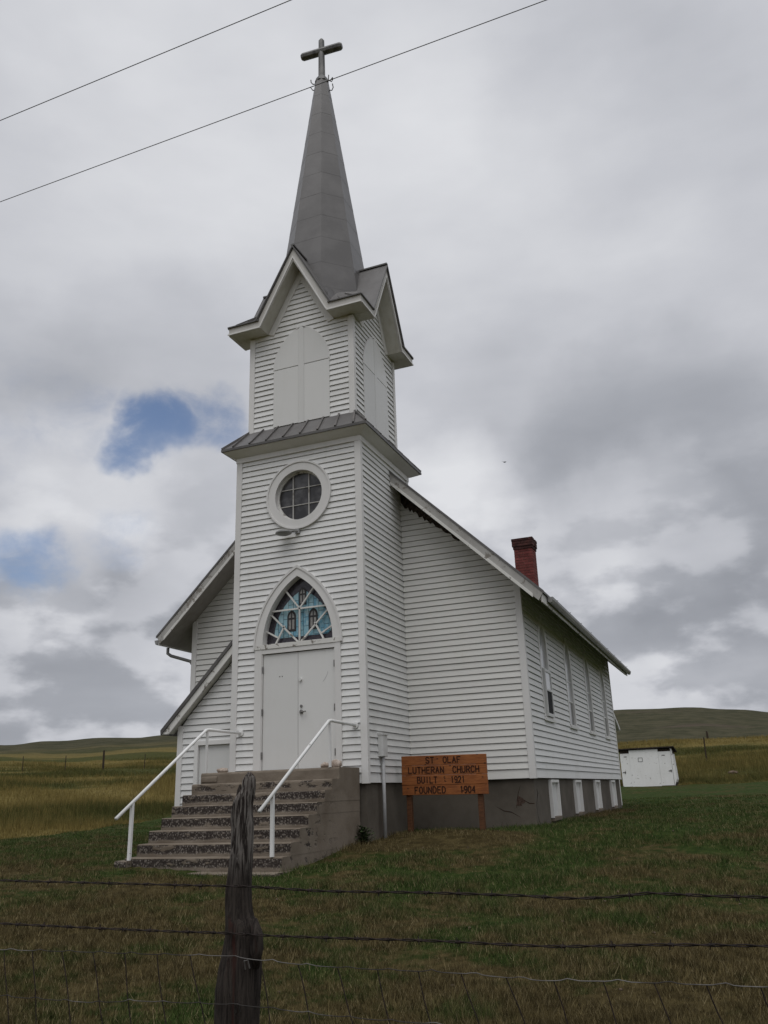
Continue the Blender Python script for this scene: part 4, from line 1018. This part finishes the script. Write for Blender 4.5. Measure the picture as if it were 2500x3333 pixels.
# ------------------------------------------------------------------ concrete steps
steps = empty('concrete_steps', (1.2, -1.4, -1.15), 'weathered concrete front steps with pebbly worn risers below the double door', 'steps')
tops = [0.245, 0.066, -0.102, -0.268, -0.438, -0.611, -0.785, -0.956]; noz = [-0.83, -1.09, -1.355, -1.612, -1.885, -2.166, -2.437, -2.672]
SX0, SX1 = -0.08, 2.512
def slab(x0, x1, y0, y1, z0, z1, name, m='steps', amp=0.010):
    """cast slab with worn, chipped front edge"""
    mb = MB(); nx = max(6, int((x1-x0)/0.05)); prof = [(0, z0), (0.0, z0+0.35*(z1-z0)), (0, z1-0.035), (0.006, z1-0.012), (0.022, z1), (0.09, z1)]
    P = []; 
    for i in range(nx+1):
        x = x0+(x1-x0)*i/nx
        for j, (dy, z) in enumerate(prof):
            n = mnoise.noise(Vector((x*6.0, z*9+j, y0*3)))*amp*(1.0 if j < 5 else 0)
            n2 = mnoise.noise(Vector((x*3.1, 7.7+z, y0)))*amp*0.6*(1 if j in (3, 4) else 0.25)
            P.append((x, y0+dy+abs(n)*0.9, z-abs(n2)*(1 if j >= 3 else 0)))
        P.append((x, y1, z1)); P.append((x, y1, z0))
    m_ = len(prof)+2; F = []
    for i in range(nx):
        for j in range(m_): F.append((i*m_+j, i*m_+(j+1) % m_, (i+1)*m_+(j+1) % m_, (i+1)*m_+j))
    F.append(tuple(range(m_))); F.append(tuple(nx*m_+j for j in range(m_)))
    mb.add(P, F); return mb.build(name, M[m], steps)
for i in range(8):
    zb = tops[i+1] if i < 7 else -1.14
    slab(SX0+random.uniform(-.008, .008)-(0.03 if i == 7 else 0), SX1+random.uniform(-.004, .004), noz[i], -0.04, zb, tops[i], 'step')
slab(-0.26, 2.56, -2.96, -0.3, -1.5, -1.14, 'base_slab', amp=0.02)
slab(-0.19, 0.02, -2.80, -2.30, -1.135, -0.99, 'side_block')
slab(-0.07, 0.24, -0.85, -0.60, 0.10, 0.19, 'patch_block')

# ------------------------------------------------------------------ handrails
def handrail(xf, xw, ylow, ztop, post, topp, wall, name_label, zf, z2):
    r = empty('handrail', (xf, post, zf), name_label, 'handrail', 'handrails beside the front steps')
    mb = MB(); p = [(xf, ylow, ztop), (xf, topp[0]-0.02, topp[1]-0.012), (xf+0.01*(1 if xw > xf else -1), topp[0]+0.03, topp[1]), (xw, -0.03, wall)]
    mb.tube(p, 0.026, 10); mb.build('rail', M['rail'], r, smooth=True)
    t = (post-ylow)/(topp[0]-ylow); zr = ztop+(topp[1]-ztop)*t
    mb = MB(); mb.box((xf-0.024, post-0.024, zf), (xf+0.024, post+0.024, zr)); mb.build('post', M['rail'], r, bevel=0.003)
    mb = MB(); mb.box((xf-0.018, topp[0]+0.0, z2), (xf+0.018, topp[0]+0.036, topp[1]-0.02)); mb.build('post', M['rail'], r, bevel=0.003)
    mb = MB(); mb.tube([(xw, -0.045, wall), (xw, -0.02, wall)], 0.055, 12); mb.build('flange', M['rail'], r)
    return r
handrail(2.35, 2.455, -3.01, -0.36, -2.655, (-0.83, 0.977), 0.942, 'white pipe handrail on the right of the steps, in front of the sign', -0.956, 0.245)
handrail(-0.02, 0.185, -3.03, -0.405, -2.68, (-0.80, 0.968), 0.935, 'white pipe handrail on the left of the steps, against the low side door', -0.99, 0.245)

# stones on the landing
def stone(x, y, z, a, b, c, sd, label):
    mb = MB(); mb.blob((x, y, z+c*0.85), a, b, c, 16, 10, 0.28, sd); o = mb.build('stone', M['stone'], None, smooth=True); return tag(o, label, 'stone', 'stones lying on the top step')
stone(0.16, -0.55, 0.245, 0.115, 0.07, 0.045, 3.1, 'flat tan stone at the left end of the top step')
stone(2.06, -0.42, 0.245, 0.075, 0.06, 0.052, 5.3, 'small rounded tan stone between the door and the bigger pale stone')
stone(2.235, -0.40, 0.245, 0.125, 0.08, 0.070, 9.2, 'largest pale stone at the right end of the top step')

# ------------------------------------------------------------------ wooden sign
sign = empty('wooden_sign', (3.57, 1.25, -0.86), 'orange stained plank sign with dark carved letters on two posts', 'sign')
SU0, SU1, ST, SB = 2.785, 4.37, 0.432, -0.236
wS = Wall((0, 1.25, 0), (1, 0, 0), (0, -1, 0))
hs = (ST-SB)/4
GL = {'A': [[(0, 0), (.5, 1), (1, 0)], [(.2, .36), (.8, .36)]], 'B': [[(0, 0), (0, 1), (.7, 1), (.9, .86), (.9, .68), (.7, .53), (0, .53)], [(.7, .53), (1, .38), (1, .14), (.75, 0), (0, 0)]],
      'C': [[(1, .82), (.75, 1), (.3, 1), (0, .75), (0, .25), (.3, 0), (.75, 0), (1, .18)]], 'D': [[(0, 0), (0, 1), (.6, 1), (1, .7), (1, .3), (.6, 0), (0, 0)]],
      'E': [[(1, 1), (0, 1), (0, 0), (1, 0)], [(0, .52), (.75, .52)]], 'F': [[(1, 1), (0, 1), (0, 0)], [(0, .5), (.7, .5)]], 'H': [[(0, 0), (0, 1)], [(1, 0), (1, 1)], [(0, .5), (1, .5)]],
      'I': [[(.5, 0), (.5, 1)]], 'L': [[(0, 1), (0, 0), (.95, 0)]], 'N': [[(0, 0), (0, 1), (1, 0), (1, 1)]], 'O': [[(.3, 0), (0, .25), (0, .75), (.3, 1), (.7, 1), (1, .75), (1, .25), (.7, 0), (.3, 0)]],
      'R': [[(0, 0), (0, 1), (.7, 1), (1, .85), (1, .65), (.7, .5), (0, .5)], [(.45, .5), (1, 0)]], 'S': [[(1, .85), (.75, 1), (.25, 1), (0, .82), (.1, .6), (.9, .4), (1, .18), (.75, 0), (.25, 0), (0, .15)]],
      'T': [[(0, 1), (1, 1)], [(.5, 1), (.5, 0)]], 'U': [[(0, 1), (0, .22), (.28, 0), (.72, 0), (1, .22), (1, 1)]], '1': [[(.3, .85), (.55, 1), (.55, 0)]],
      '2': [[(0, .8), (.25, 1), (.75, 1), (1, .8), (.95, .6), (0, 0), (1, 0)]], '9': [[(1, .5), (.3, .42), (0, .62), (0, .82), (.3, 1), (.75, 1), (1, .8), (1, .35), (.7, 0), (.2, 0)]],
      '0': [[(.3, 0), (0, .25), (0, .75), (.3, 1), (.7, 1), (1, .75), (1, .25), (.7, 0), (.3, 0)]], '4': [[(.8, 0), (.8, 1), (0, .32), (1, .32)]], '.': [[(.4, 0), (.5, .02)]], ':': [[(.5, .28), (.5, .32)], [(.5, .68), (.5, .72)]]}
rows = [[('ST', 0.30, 0.088, .096), ('OLAF', 0.505, .086, .096)], [('LUTHERAN', 0.087, .086, .100), ('CHURCH', 0.613, .083, .100)],
        [('BUILT', 0.19, .078, .100), (':', .50, .06, .09), ('1921', 0.585, .067, .098)], [('FOUNDED', 0.155, .085, .104), ('1904', 0.685, .072, .102)]]
for i in range(4):
    z1 = ST-i*hs; z0 = z1-hs+0.0015; jl, jr = random.uniform(-.006, .006), random.uniform(-.006, .006)
    mb = MB(); sl = -0.018
    wS.prism(mb, [(SU0+jl, z0+0.012), (SU1+jr, z0-0.012), (SU1+jr, z1-0.012), (SU0+jl, z1+0.012)], 0.0, 0.042+random.uniform(-.002, .002)); pk = mb.build('plank', M['sign_wood'], sign, bevel=0.006)
    for word, u, wd, ht in rows[i]:
        uu = SU0+u*(SU1-SU0)
        for chh in word:
            mb = MB()
            for stroke in GL[chh]:
                pts = []
                cw = wd*0.66
                for a, b in stroke:
                    pu = uu+a*cw; pts.append(wS.p(pu, z0+(hs-ht)/2+b*ht-0.024*((pu-SU0)/(SU1-SU0)-0.5), 0.0445))
                for q in range(len(pts)-1):
                    d = (pts[q+1]-pts[q]).normalized()*0.006
                    mb.beam(pts[q]-d, pts[q+1]+d, 0.0185, 0.003+0.0002*q, (0, -1, 0))
            uu += wd; mb.build('letter', M['letter'], pk)
for u in (2.89, 4.205):
    mb = MB(); wS.box(mb, u-0.045, u+0.045, -1.15, ST-0.02, -0.092, -0.002); mb.build('post', M['sign_post'], sign, bevel=0.005)

# ------------------------------------------------------------------ weed by the tower corner
mb = MB(); wx, wy = 2.60, -0.13; wz = gz(wx, wy)
for i in range(300):
    a = random.uniform(0, 6.28); r = random.uniform(0, 0.24)*random.random()**0.3; h = random.uniform(0.0, 0.22)*(1-r*1.9); l = random.uniform(0.035, 0.085)
    c = Vector((wx+r*math.cos(a), wy+r*math.sin(a)*0.8, wz+h+0.03)); d = Vector((math.cos(a+random.uniform(-.7, .7)), math.sin(a+random.uniform(-.7, .7)), random.uniform(-.3, .7))).normalized(); s = d.cross(Vector((0, 0, 1))).normalized()*l*0.32
    mb.add([c, c+d*l*0.5+s, c+d*l, c+d*l*0.5-s], [(0, 1, 2, 3)])
tag(mb.build('weed', M['leaf'], None), 'dark green leafy weed growing where the steps meet the foundation', 'weed')

# ------------------------------------------------------------------ white shed (privy)
sx0, sx1, sy0 = 2.15, 4.95, 36.3; sz = gz(3.5, 36.3)-0.02
shed = empty('shed', (3.55, 37.0, sz), 'small peeling white wooden outhouse shed with dark roof beyond the church', 'shed')
wSh = Wall((0, sy0, 0), (1, 0, 0), (0, -1, 0))
zt = 1.50
mb = MB(); mb.box((sx0+0.02, sy0+0.03, sz-0.2), (sx1-0.02, sy0+1.5, 1.66)); mb.build('shed_wall', M['old_wood'], shed)
mb = MB(); wSh.box(mb, sx0+0.50, sx0+2.03, sz+0.03, 1.66, -0.03, 0.06); mb.build('privacy_panel', M['shed_paint'], shed)
dl_ = MB(); wSh.box(dl_, sx0, sx0+0.495, sz+0.05, 1.50, -0.03, 0.03); dl_ = dl_.build('door', M['shed_paint'], shed)
dr_ = MB(); wSh.box(dr_, sx0+2.035, sx1-0.12, sz+0.05, 1.53, -0.03, 0.03); dr_ = dr_.build('door', M['shed_paint'], shed)
for d_, u in ((dl_, sx0+0.20), (dr_, sx0+2.22)):
    mb = MB(); wSh.box(mb, u, u+0.16, 1.31, 1.345, 0.031, 0.036); mb.build('slot', M['crack'], d_)
for d_, u in ((dl_, sx0+0.06), (dr_, sx1-0.32)):
    mb = MB(); wSh.box(mb, u, u+0.17, 0.50, 0.53, 0.032, 0.055); wSh.box(mb, u+0.12, u+0.15, 0.44, 0.58, 0.032, 0.05); mb.build('latch', M['dark_metal'], d_)
mb = MB(); u = sx0+0.95
for (a, b, c, d) in ((0, 0.24, 0, 0.02), (0, 0.24, 0.2, 0.22), (0, 0.02, 0.02, 0.2), (0.22, 0.24, 0.02, 0.2)): wSh.box(mb, u+a, u+b, 1.03+c, 1.03+d, 0.061, 0.07)
mb.build('small_frame', M['dark_metal'], shed)
mb = MB(); wSh.prism(mb, [(sx1-0.10, sz+0.0), (sx1+0.04, sz+0.35), (sx1-0.03, 1.62), (sx1-0.11, 1.68)], -1.5, 0.02); mb.build('side_board', M['shed_paint'], shed)
mb = MB(); mb.add([(sx0-0.1, sy0-0.16, 1.70), (sx1+0.10, sy0-0.16, 1.72), (sx1+0.12, sy0+1.7, 1.50), (sx0-0.1, sy0+1.7, 1.50), (sx0-0.1, sy0-0.16, 1.76), (sx1+0.10, sy0-0.16, 1.78), (sx1+0.12, sy0+1.7, 1.56), (sx0-0.1, sy0+1.7, 1.56)], [(0, 3, 2, 1), (4, 5, 6, 7), (0, 1, 5, 4), (1, 2, 6, 5), (2, 3, 7, 6), (3, 0, 4, 7)]); mb.build('shed_roof', M['tar'], shed)

# ------------------------------------------------------------------ distant fence posts, boulder
def far_post(x, y, h, r, label):
    z = gz(x, y); mb = MB(); lean = random.uniform(-0.06, 0.06)
    mb.tube([(x, y, z-0.2), (x+lean*0.5, y, z+h*0.5), (x+lean, y, z+h)], [r*1.1, r, r*0.85], 7)
    return tag(mb.build('fence_post', M['old_wood'], None), label, 'fence post', 'posts of the far pasture fence')
for (x, y, h, r, lb) in [(-53.2, 48.5, 1.35, 0.035, 'thin far fence post at the left end of the pasture fence'), (-50.5, 51.0, 1.35, 0.04, 'thin far fence post left of the thick wooden one'),
                         (-48.0, 53.3, 1.75, 0.10, 'thick dark wooden fence post in the far pasture left of the church'), (-45.0, 55.6, 1.35, 0.04, 'thin far fence post nearest the left side of the church'),
                         (4.9, 95.5, 1.0, 0.12, 'tiny dark post standing on the tan ridge above the shed'), (5.9, 55.5, 1.9, 0.05, 'thin grey post in the tall grass right of the shed')]:
    far_post(x, y, h, r, lb)
bz = gz(7.75, 44.5); mb = MB(); mb.blob((7.75, 44.5, bz+0.16), 0.30, 0.16, 0.10, 12, 8, 0.4, 2.2); tag(mb.build('rock', M['dirt_rock'], None), 'small brown rock at the edge of the tall grass right of the shed', 'rock')

# ------------------------------------------------------------------ near fence: weathered post, barbed wires, woven wire
FD = 3.3
def ray(u, v): return fw+rt2*((u-1250)/FPX)-up2*((v-1666.5)/FPX)
PB = CAM+ray(775, 2900)*FD
post_y = PB.y
def on_fence(u, v, y):
    d = ray(u, v); return CAM+d*((y-CAM.y)/d.y)
# outline of the post (image rows measured on the photograph, turned into real radii and axis)
prof = [(2515, 806, 818), (2525, 797, 829), (2540, 789, 832), (2568, 786, 832), (2600, 763, 827), (2636, 753, 822), (2662, 752, 824), (2695, 754, 826), (2758, 752, 824), (2822, 744, 821), (2885, 735, 818), (2948, 735, 820), (2988, 735, 826),
        (3002, 736, 840), (3054, 735, 846), (3109, 725, 845), (3159, 712, 845), (3222, 704, 843), (3286, 703, 841), (3333, 701, 839), (3450, 696, 842), (3600, 690, 846)]
zb = gz(PB.x, PB.y)-0.25
mb = MB(); n = 36; ringv = []
rowsP = []
for (v, a, b) in prof:
    c = on_fence((a+b)/2, v, post_y); l = on_fence(a, v, post_y); r_ = on_fence(b, v, post_y); rowsP.append((c.z, c.x, (r_-l).length/2))
zmin = rowsP[-1][0]
if zmin > zb: rowsP.append((zb, rowsP[-1][1], rowsP[-1][2]*1.02))
rowsP = rowsP[::-1]; zsP = [q[0] for q in rowsP]
zfine = np.linspace(zsP[0], zsP[-1], 120)
P = []; F = []
for z in zfine:
    x = np.interp(z, zsP, [q[1] for q in rowsP]); rr = np.interp(z, zsP, [q[2] for q in rowsP])
    tw = z*1.2
    for k in range(n):
        t = 2*math.pi*k/n
        g = mnoise.noise(Vector((math.cos(t+tw)*3.0, math.sin(t+tw)*3.0, z*1.3)))*0.10+mnoise.noise(Vector((math.cos(t+tw)*9.0, math.sin(t+tw)*9.0, z*2.2)))*0.035
        kk = math.exp(-((math.atan2(math.sin(t-4.95-0.3*math.sin(z*3)), math.cos(t-4.95-0.3*math.sin(z*3)))/0.13)**2))*0.30*float(sstep(-z, 0.72, 1.0))   # long check low on the face
        kk += math.exp(-((math.atan2(math.sin(t-4.45), math.cos(t-4.45))/0.12)**2))*0.22*float(sstep(z, -0.62, -0.45))*float(1-sstep(z, -0.25, -0.15))
        q = rr*(0.86+0.05*float(sstep(-z, 0.4, 0.8)))*(1+g*1.25-kk); P.append((x+q*math.cos(t), post_y+q*math.sin(t)*0.95, z+(0.012*mnoise.noise(Vector((math.cos(t)*4, math.sin(t)*4, 3))) if z > zfine[-8] else 0)))
for i in range(len(zfine)-1):
    for k in range(n):
        k2 = (k+1) % n; F.append((i*n+k, i*n+k2, (i+1)*n+k2, (i+1)*n+k))
F.append(tuple((len(zfine)-1)*n+k for k in range(n)))
mb.add(P, F); post = mb.build('fence_post', M['post'], None, smooth=True)
tag(post, 'weathered grey split wooden fence post in the foreground, before the church steps', 'fence post')
mb = MB(); mb.tube([on_fence(774, 2700, post_y), on_fence(773, 2645, post_y-0.005), on_fence(776, 2602, post_y-0.005), on_fence(780, 2572, post_y), on_fence(782, 2553, post_y)], [0.020, 0.019, 0.012, 0.010, 0.003], 8); sp_ = mb.build('splinter', M['post'], post, smooth=True)
mb = MB(); mb.tube([on_fence(829, 2990, post_y-0.04), on_fence(836, 3040, post_y-0.045), on_fence(836, 3090, post_y-0.04), on_fence(832, 3150, post_y-0.03)], [0.01, 0.024, 0.026, 0.015], 8); mb.build('bark_rib', M['post'], post, smooth=True)

def wire_path(pts, y, step=0.06, wob=0.004, ext=4.0):
    W3 = [on_fence(u, v, y) for u, v in pts]
    W3 = [W3[0]-(W3[1]-W3[0]).normalized()*ext]+W3+[W3[-1]+(W3[-1]-W3[-2]).normalized()*ext]
    xs = [p.x for p in W3]; zs2 = [p.z for p in W3]; out = []
    for x in np.arange(xs[0], xs[-1], step):
        out.append(Vector((x, y+wob*mnoise.noise(Vector((x*2.3, y, 1))), np.interp(x, xs, zs2)+wob*mnoise.noise(Vector((x*1.9, y+5, 9))))))
    return out
yw_ = post_y-0.075
def barbed(pts, label):
    p = wire_path(pts, yw_, 0.02, 0.006)
    root = MB()
    for ph in (0, math.pi):
        q = [v+Vector((0, math.cos(i*0.75+ph), math.sin(i*0.75+ph)))*0.003 for i, v in enumerate(p)]; root.tube(q, 0.0023, 5)
    o = root.build('barbed_wire', M['rust_wire'], None); tag(o, label, 'barbed wire', 'barbed wires of the near fence')
    i = 3
    while i < len(p)-3:
        v = p[i]; b = MB()
        for s in range(2):
            a = random.uniform(0, 3.14); d = Vector((random.uniform(-.3, .3), math.cos(a), math.sin(a))).normalized()
            b.tube([v-d*0.015+Vector((s*0.006, 0, 0)), v+d*0.015+Vector((s*0.006, 0, 0))], 0.0016, 4)
        b.tube([v-Vector((0.006, 0, 0)), v+Vector((0.012, 0, 0))], 0.0055, 6)
        b.build('barb', M['rust_wire'], o); i += random.randint(6, 9)
barbed([(-60, 2864), (200, 2872), (470, 2878), (730, 2886), (820, 2888), (1040, 2899), (1400, 2906), (1690, 2911), (1860, 2921), (1990, 2919), (2110, 2907), (2300, 2917), (2560, 2921)], 'rusty upper barbed wire running across the fence post below its middle')
barbed([(-60, 3003), (230, 3018), (560, 3032), (745, 3040), (850, 3046), (1100, 3052), (1450, 3064), (1800, 3077), (2100, 3075), (2560, 3080)], 'rusty lower barbed wire above the woven wire strands')
wov = empty('woven_wire_fence', (PB.x, yw_-0.01, gz(PB.x, PB.y)), 'thin woven wire mesh with upright stays strung along the bottom of the near fence', 'wire fence')
yv = yw_-0.012
def strand(pts, amp=0.0042):
    p = wire_path(pts, yv, 0.02, 0.003); q = []
    for i, v in enumerate(p):
        ph = (v.x % 0.156)/0.156; crimp = amp*math.exp(-((ph-0.5)/0.13)**2)*(0.5+0.9*abs(mnoise.noise(Vector((round(v.x/0.156)*1.7, 2.2, v.z)))))*2
        q.append(v+Vector((0, 0, crimp)))
    b = MB(); b.tube(q, 0.0016, 5); b.build('strand', M['zinc_wire'], wov)
top_pts = [(-60, 3090), (300, 3100), (480, 3106), (740, 3113), (830, 3125), (900, 3131), (1000, 3142), (1230, 3156), (1500, 3168), (1760, 3190), (1950, 3192), (2200, 3203), (2560, 3216)]
bot_pts = [(-60, 3238), (180, 3256), (300, 3264), (450, 3258), (620, 3266), (770, 3272), (900, 3285), (1060, 3304), (1250, 3322), (1500, 3340), (2560, 3400)]
strand(top_pts); strand(bot_pts); strand([(u, v+150) for u, v in bot_pts])
tp = wire_path(top_pts, yv, 0.02, 0.0); bp = wire_path([(u, v+150) for u, v in bot_pts], yv, 0.02, 0.0)
txs, tzs = [p.x for p in tp], [p.z for p in tp]; bxs, bzs = [p.x for p in bp], [p.z for p in bp]
ref = on_fence(968, 3142, yv).x
for k in range(-14, 26):
    x0 = ref+k*0.1555; b = MB(); q = []
    if abs(x0-PB.x) < 0.05: continue
    lean = 0.085+0.02*math.sin(k*1.7)
    for t in np.linspace(0, 1, 8):
        xx = x0+lean*t; q.append(Vector((xx+0.003*math.sin(t*7+k), yv+0.004, np.interp(xx, txs, tzs)*(1-t)+np.interp(xx, bxs, bzs)*t)))
    b.tube(q, 0.0021, 5); b.build('stay', M['rust_wire'], wov)
for (u, v) in ((800, 3128), (769, 3270)):                                # fence staples in the post
    p = on_fence(u, v, yw_-0.01); b = MB(); b.tube([p+Vector((-0.008, 0.012, -0.03)), p+Vector((-0.006, 0, 0.0)), p+Vector((0.008, 0, 0.004)), p+Vector((0.010, 0.012, -0.026))], 0.003, 6); b.build('staple', M['zinc_wire'], post)

# ------------------------------------------------------------------ overhead wires, bird
for (y, z, lb) in ((-8.165, 7.0, 'upper left overhead power wire crossing the corner of the sky'), (-7.165, 7.0, 'long overhead power wire passing before the spire top')):
    mb = MB(); mb.tube([(x, y, z+0.00012*(x-4)**2) for x in np.arange(-60, 60.1, 2.0)], 0.0045, 6); tag(mb.build('power_wire', M['power'], None), lb, 'power wire', 'overhead wires along the road')
d = ray(1643, 1504).normalized(); c = CAM+d*60; mb = MB(); mb.blob(c, 0.10, 0.05, 0.04, 8, 6)
for sg in (-1, 1):
    w0 = c+rt2*(sg*0.03); mb.add([w0+fw*0.06, w0-fw*0.06, c+rt2*(sg*0.24)+up2*0.07-fw*0.03, c+rt2*(sg*0.24)+up2*0.07+fw*0.02, w0+fw*0.06+up2*0.01, w0-fw*0.06+up2*0.01], [(0, 1, 2, 3), (4, 3, 2, 5), (0, 3, 4), (1, 5, 2)])
tag(mb.build('bird', M['bird'], None), 'tiny dark bird flying in the grey sky above the nave roof', 'bird')

# ------------------------------------------------------------------ grass
def blades(name, X, Y, h, w, m, lean=0.5, base_dark=True):
    n = len(X); Z = ground(X, Y); a = rng.uniform(0, 2*np.pi, n); b = rng.uniform(0, 2*np.pi, n); L = rng.uniform(0.1, lean, n)*h
    ca, sa = np.cos(a)*w/2, np.sin(a)*w/2
    V = np.empty((n, 3, 3)); z0 = Z-0.005
    V[:, 0] = np.stack([X-ca, Y-sa, z0], 1); V[:, 1] = np.stack([X+ca, Y+sa, z0], 1); V[:, 2] = np.stack([X+np.cos(b)*L, Y+np.sin(b)*L, z0+h], 1)
    me = bpy.data.meshes.new(name); me.vertices.add(n*3); me.vertices.foreach_set('co', V.ravel().astype(np.float32))
    me.loops.add(n*3); me.loops.foreach_set('vertex_index', np.arange(n*3, dtype=np.int32))
    me.polygons.add(n); me.polygons.foreach_set('loop_start', np.arange(0, n*3, 3, dtype=np.int32)); me.polygons.foreach_set('loop_total', np.full(n, 3, np.int32))
    at = me.attributes.new('tone', 'FLOAT', 'POINT'); at.data.foreach_set('value', np.repeat(rng.random(n), 3).astype(np.float32))
    me.update(calc_edges=True); me.materials.append(m)
    o = bpy.data.objects.new(name, me); col.objects.link(o); o['kind'] = 'stuff'; return o
def clear_of_building(x, y):
    ins = ((x > XL) & (x < XB-0.02) & (y > D1+0.03) & (y < LL)) | ((x > LX) & (x < W-0.02) & (y > 0.02) & (y < D2)) | ((x > -0.24) & (x < 2.52) & (y > -2.94) & (y < 0.3))
    return ~ins
n = 900000
u_ = rng.random(n); r = 5.6*(34/5.6)**(u_**1.05); az = rng.uniform(-49, 5, n)
X = TX+r*np.sin(np.radians(az)); Y = TY+r*np.cos(np.radians(az))
clump = np.sin(X*2.1+np.sin(Y*1.7)*1.5)*np.sin(Y*2.4+np.sin(X*1.3)*1.4)+0.6*np.sin(X*5.3+Y*3.1)*np.sin(Y*4.7-X*2.2)
keep = clear_of_building(X, Y) & (r < edge_r(az)) & (rng.random(n) < np.clip(0.62+0.32*clump, 0.12, 1))
worn = np.exp(-(((X-3.2)/1.9)**2+((Y-0.2)/1.3)**2)); keep &= rng.random(n) > worn*0.8
X, Y, r, clump = X[keep], Y[keep], r[keep], clump[keep]
h = rng.uniform(0.022, 0.062, len(X))*(1+0.45*np.clip(clump, -0.6, 1.2)); w = 0.0035+0.00042*r
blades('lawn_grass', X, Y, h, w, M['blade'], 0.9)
n = 46000                                                                # longer unmown tufts: near the fence, round the walls, here and there
r = rng.uniform(5.6, 24, n); az = rng.uniform(-49, 5, n); X = TX+r*np.sin(np.radians(az)); Y = TY+r*np.cos(np.radians(az))
tuft = np.sin(X*3.7+np.sin(Y*2.9)*2.0)*np.sin(Y*4.1+np.sin(X*3.3)*1.9)*np.sin(X*0.9-Y*1.3+1.0)
wall = ((np.abs(X-XB) < 0.28) & (Y > D1) & (Y < LL+0.3)) | ((np.abs(Y-D1) < 0.25) & (X > W) & (X < XB+0.2)) | ((np.abs(X-2.6) < 0.22) & (Y < 0) & (Y > -3.2)) | ((np.abs(Y+3.05) < 0.16) & (X > -0.5) & (X < 2.7))
keep = clear_of_building(X, Y) & (r < edge_r(az)) & ((tuft > 0.52) | wall | ((r < 7.6) & (rng.random(n) < 0.5)))
X, Y, r = X[keep], Y[keep], r[keep]
blades('lawn_tufts', X, Y, rng.uniform(0.05, 0.135, len(X)), 0.0035+0.0004*r, M['blade'], 0.7)
n = 420000
az = rng.uniform(-50, 5, n); e = edge_r(az); r = e+0.0+(rng.random(n)**1.6)*85
X = TX+r*np.sin(np.radians(az)); Y = TY+r*np.cos(np.radians(az))
cl = np.sin(X*0.31+np.sin(Y*0.23)*1.7)*np.sin(Y*0.37+X*0.11)
keep = clear_of_building(X, Y) & (rng.random(n) < np.clip(0.6+0.4*cl, 0.12, 1)) & ~((np.abs(X-3.55) < 1.6) & (Y < 38) & (Y > 30))
X, Y, r, cl, e = X[keep], Y[keep], r[keep], cl[keep], e[keep]
h = rng.uniform(0.16, 0.46, len(X))*(1+0.5*np.clip(cl, -0.7, 1))*np.clip(0.35+(r-e)/4.5, 0.35, 1)*np.where(r > 75, 0.7, 1)
blades('tall_grass', X, Y, h, 0.010+0.00028*r, M['tall'], 0.45)
# litter of pale pebbles on the worn lawn
mb = MB()
for i in range(110):
    rr = random.uniform(6.5, 15); az_ = random.gauss(-14, 12)
    if not -46 < az_ < 3: continue
    x = TX+rr*math.sin(R(az_)); y = TY+rr*math.cos(R(az_))
    if not bool(clear_of_building(np.array(x), np.array(y))): continue
    s = random.uniform(0.004, 0.012); mb.blob((x, y, gz(x, y)+s*0.9), s*1.4, s, s*0.8, 6, 4, 0.3, i)
tag(mb.build('pebbles', M['dirt_rock'], None), kind='stuff')
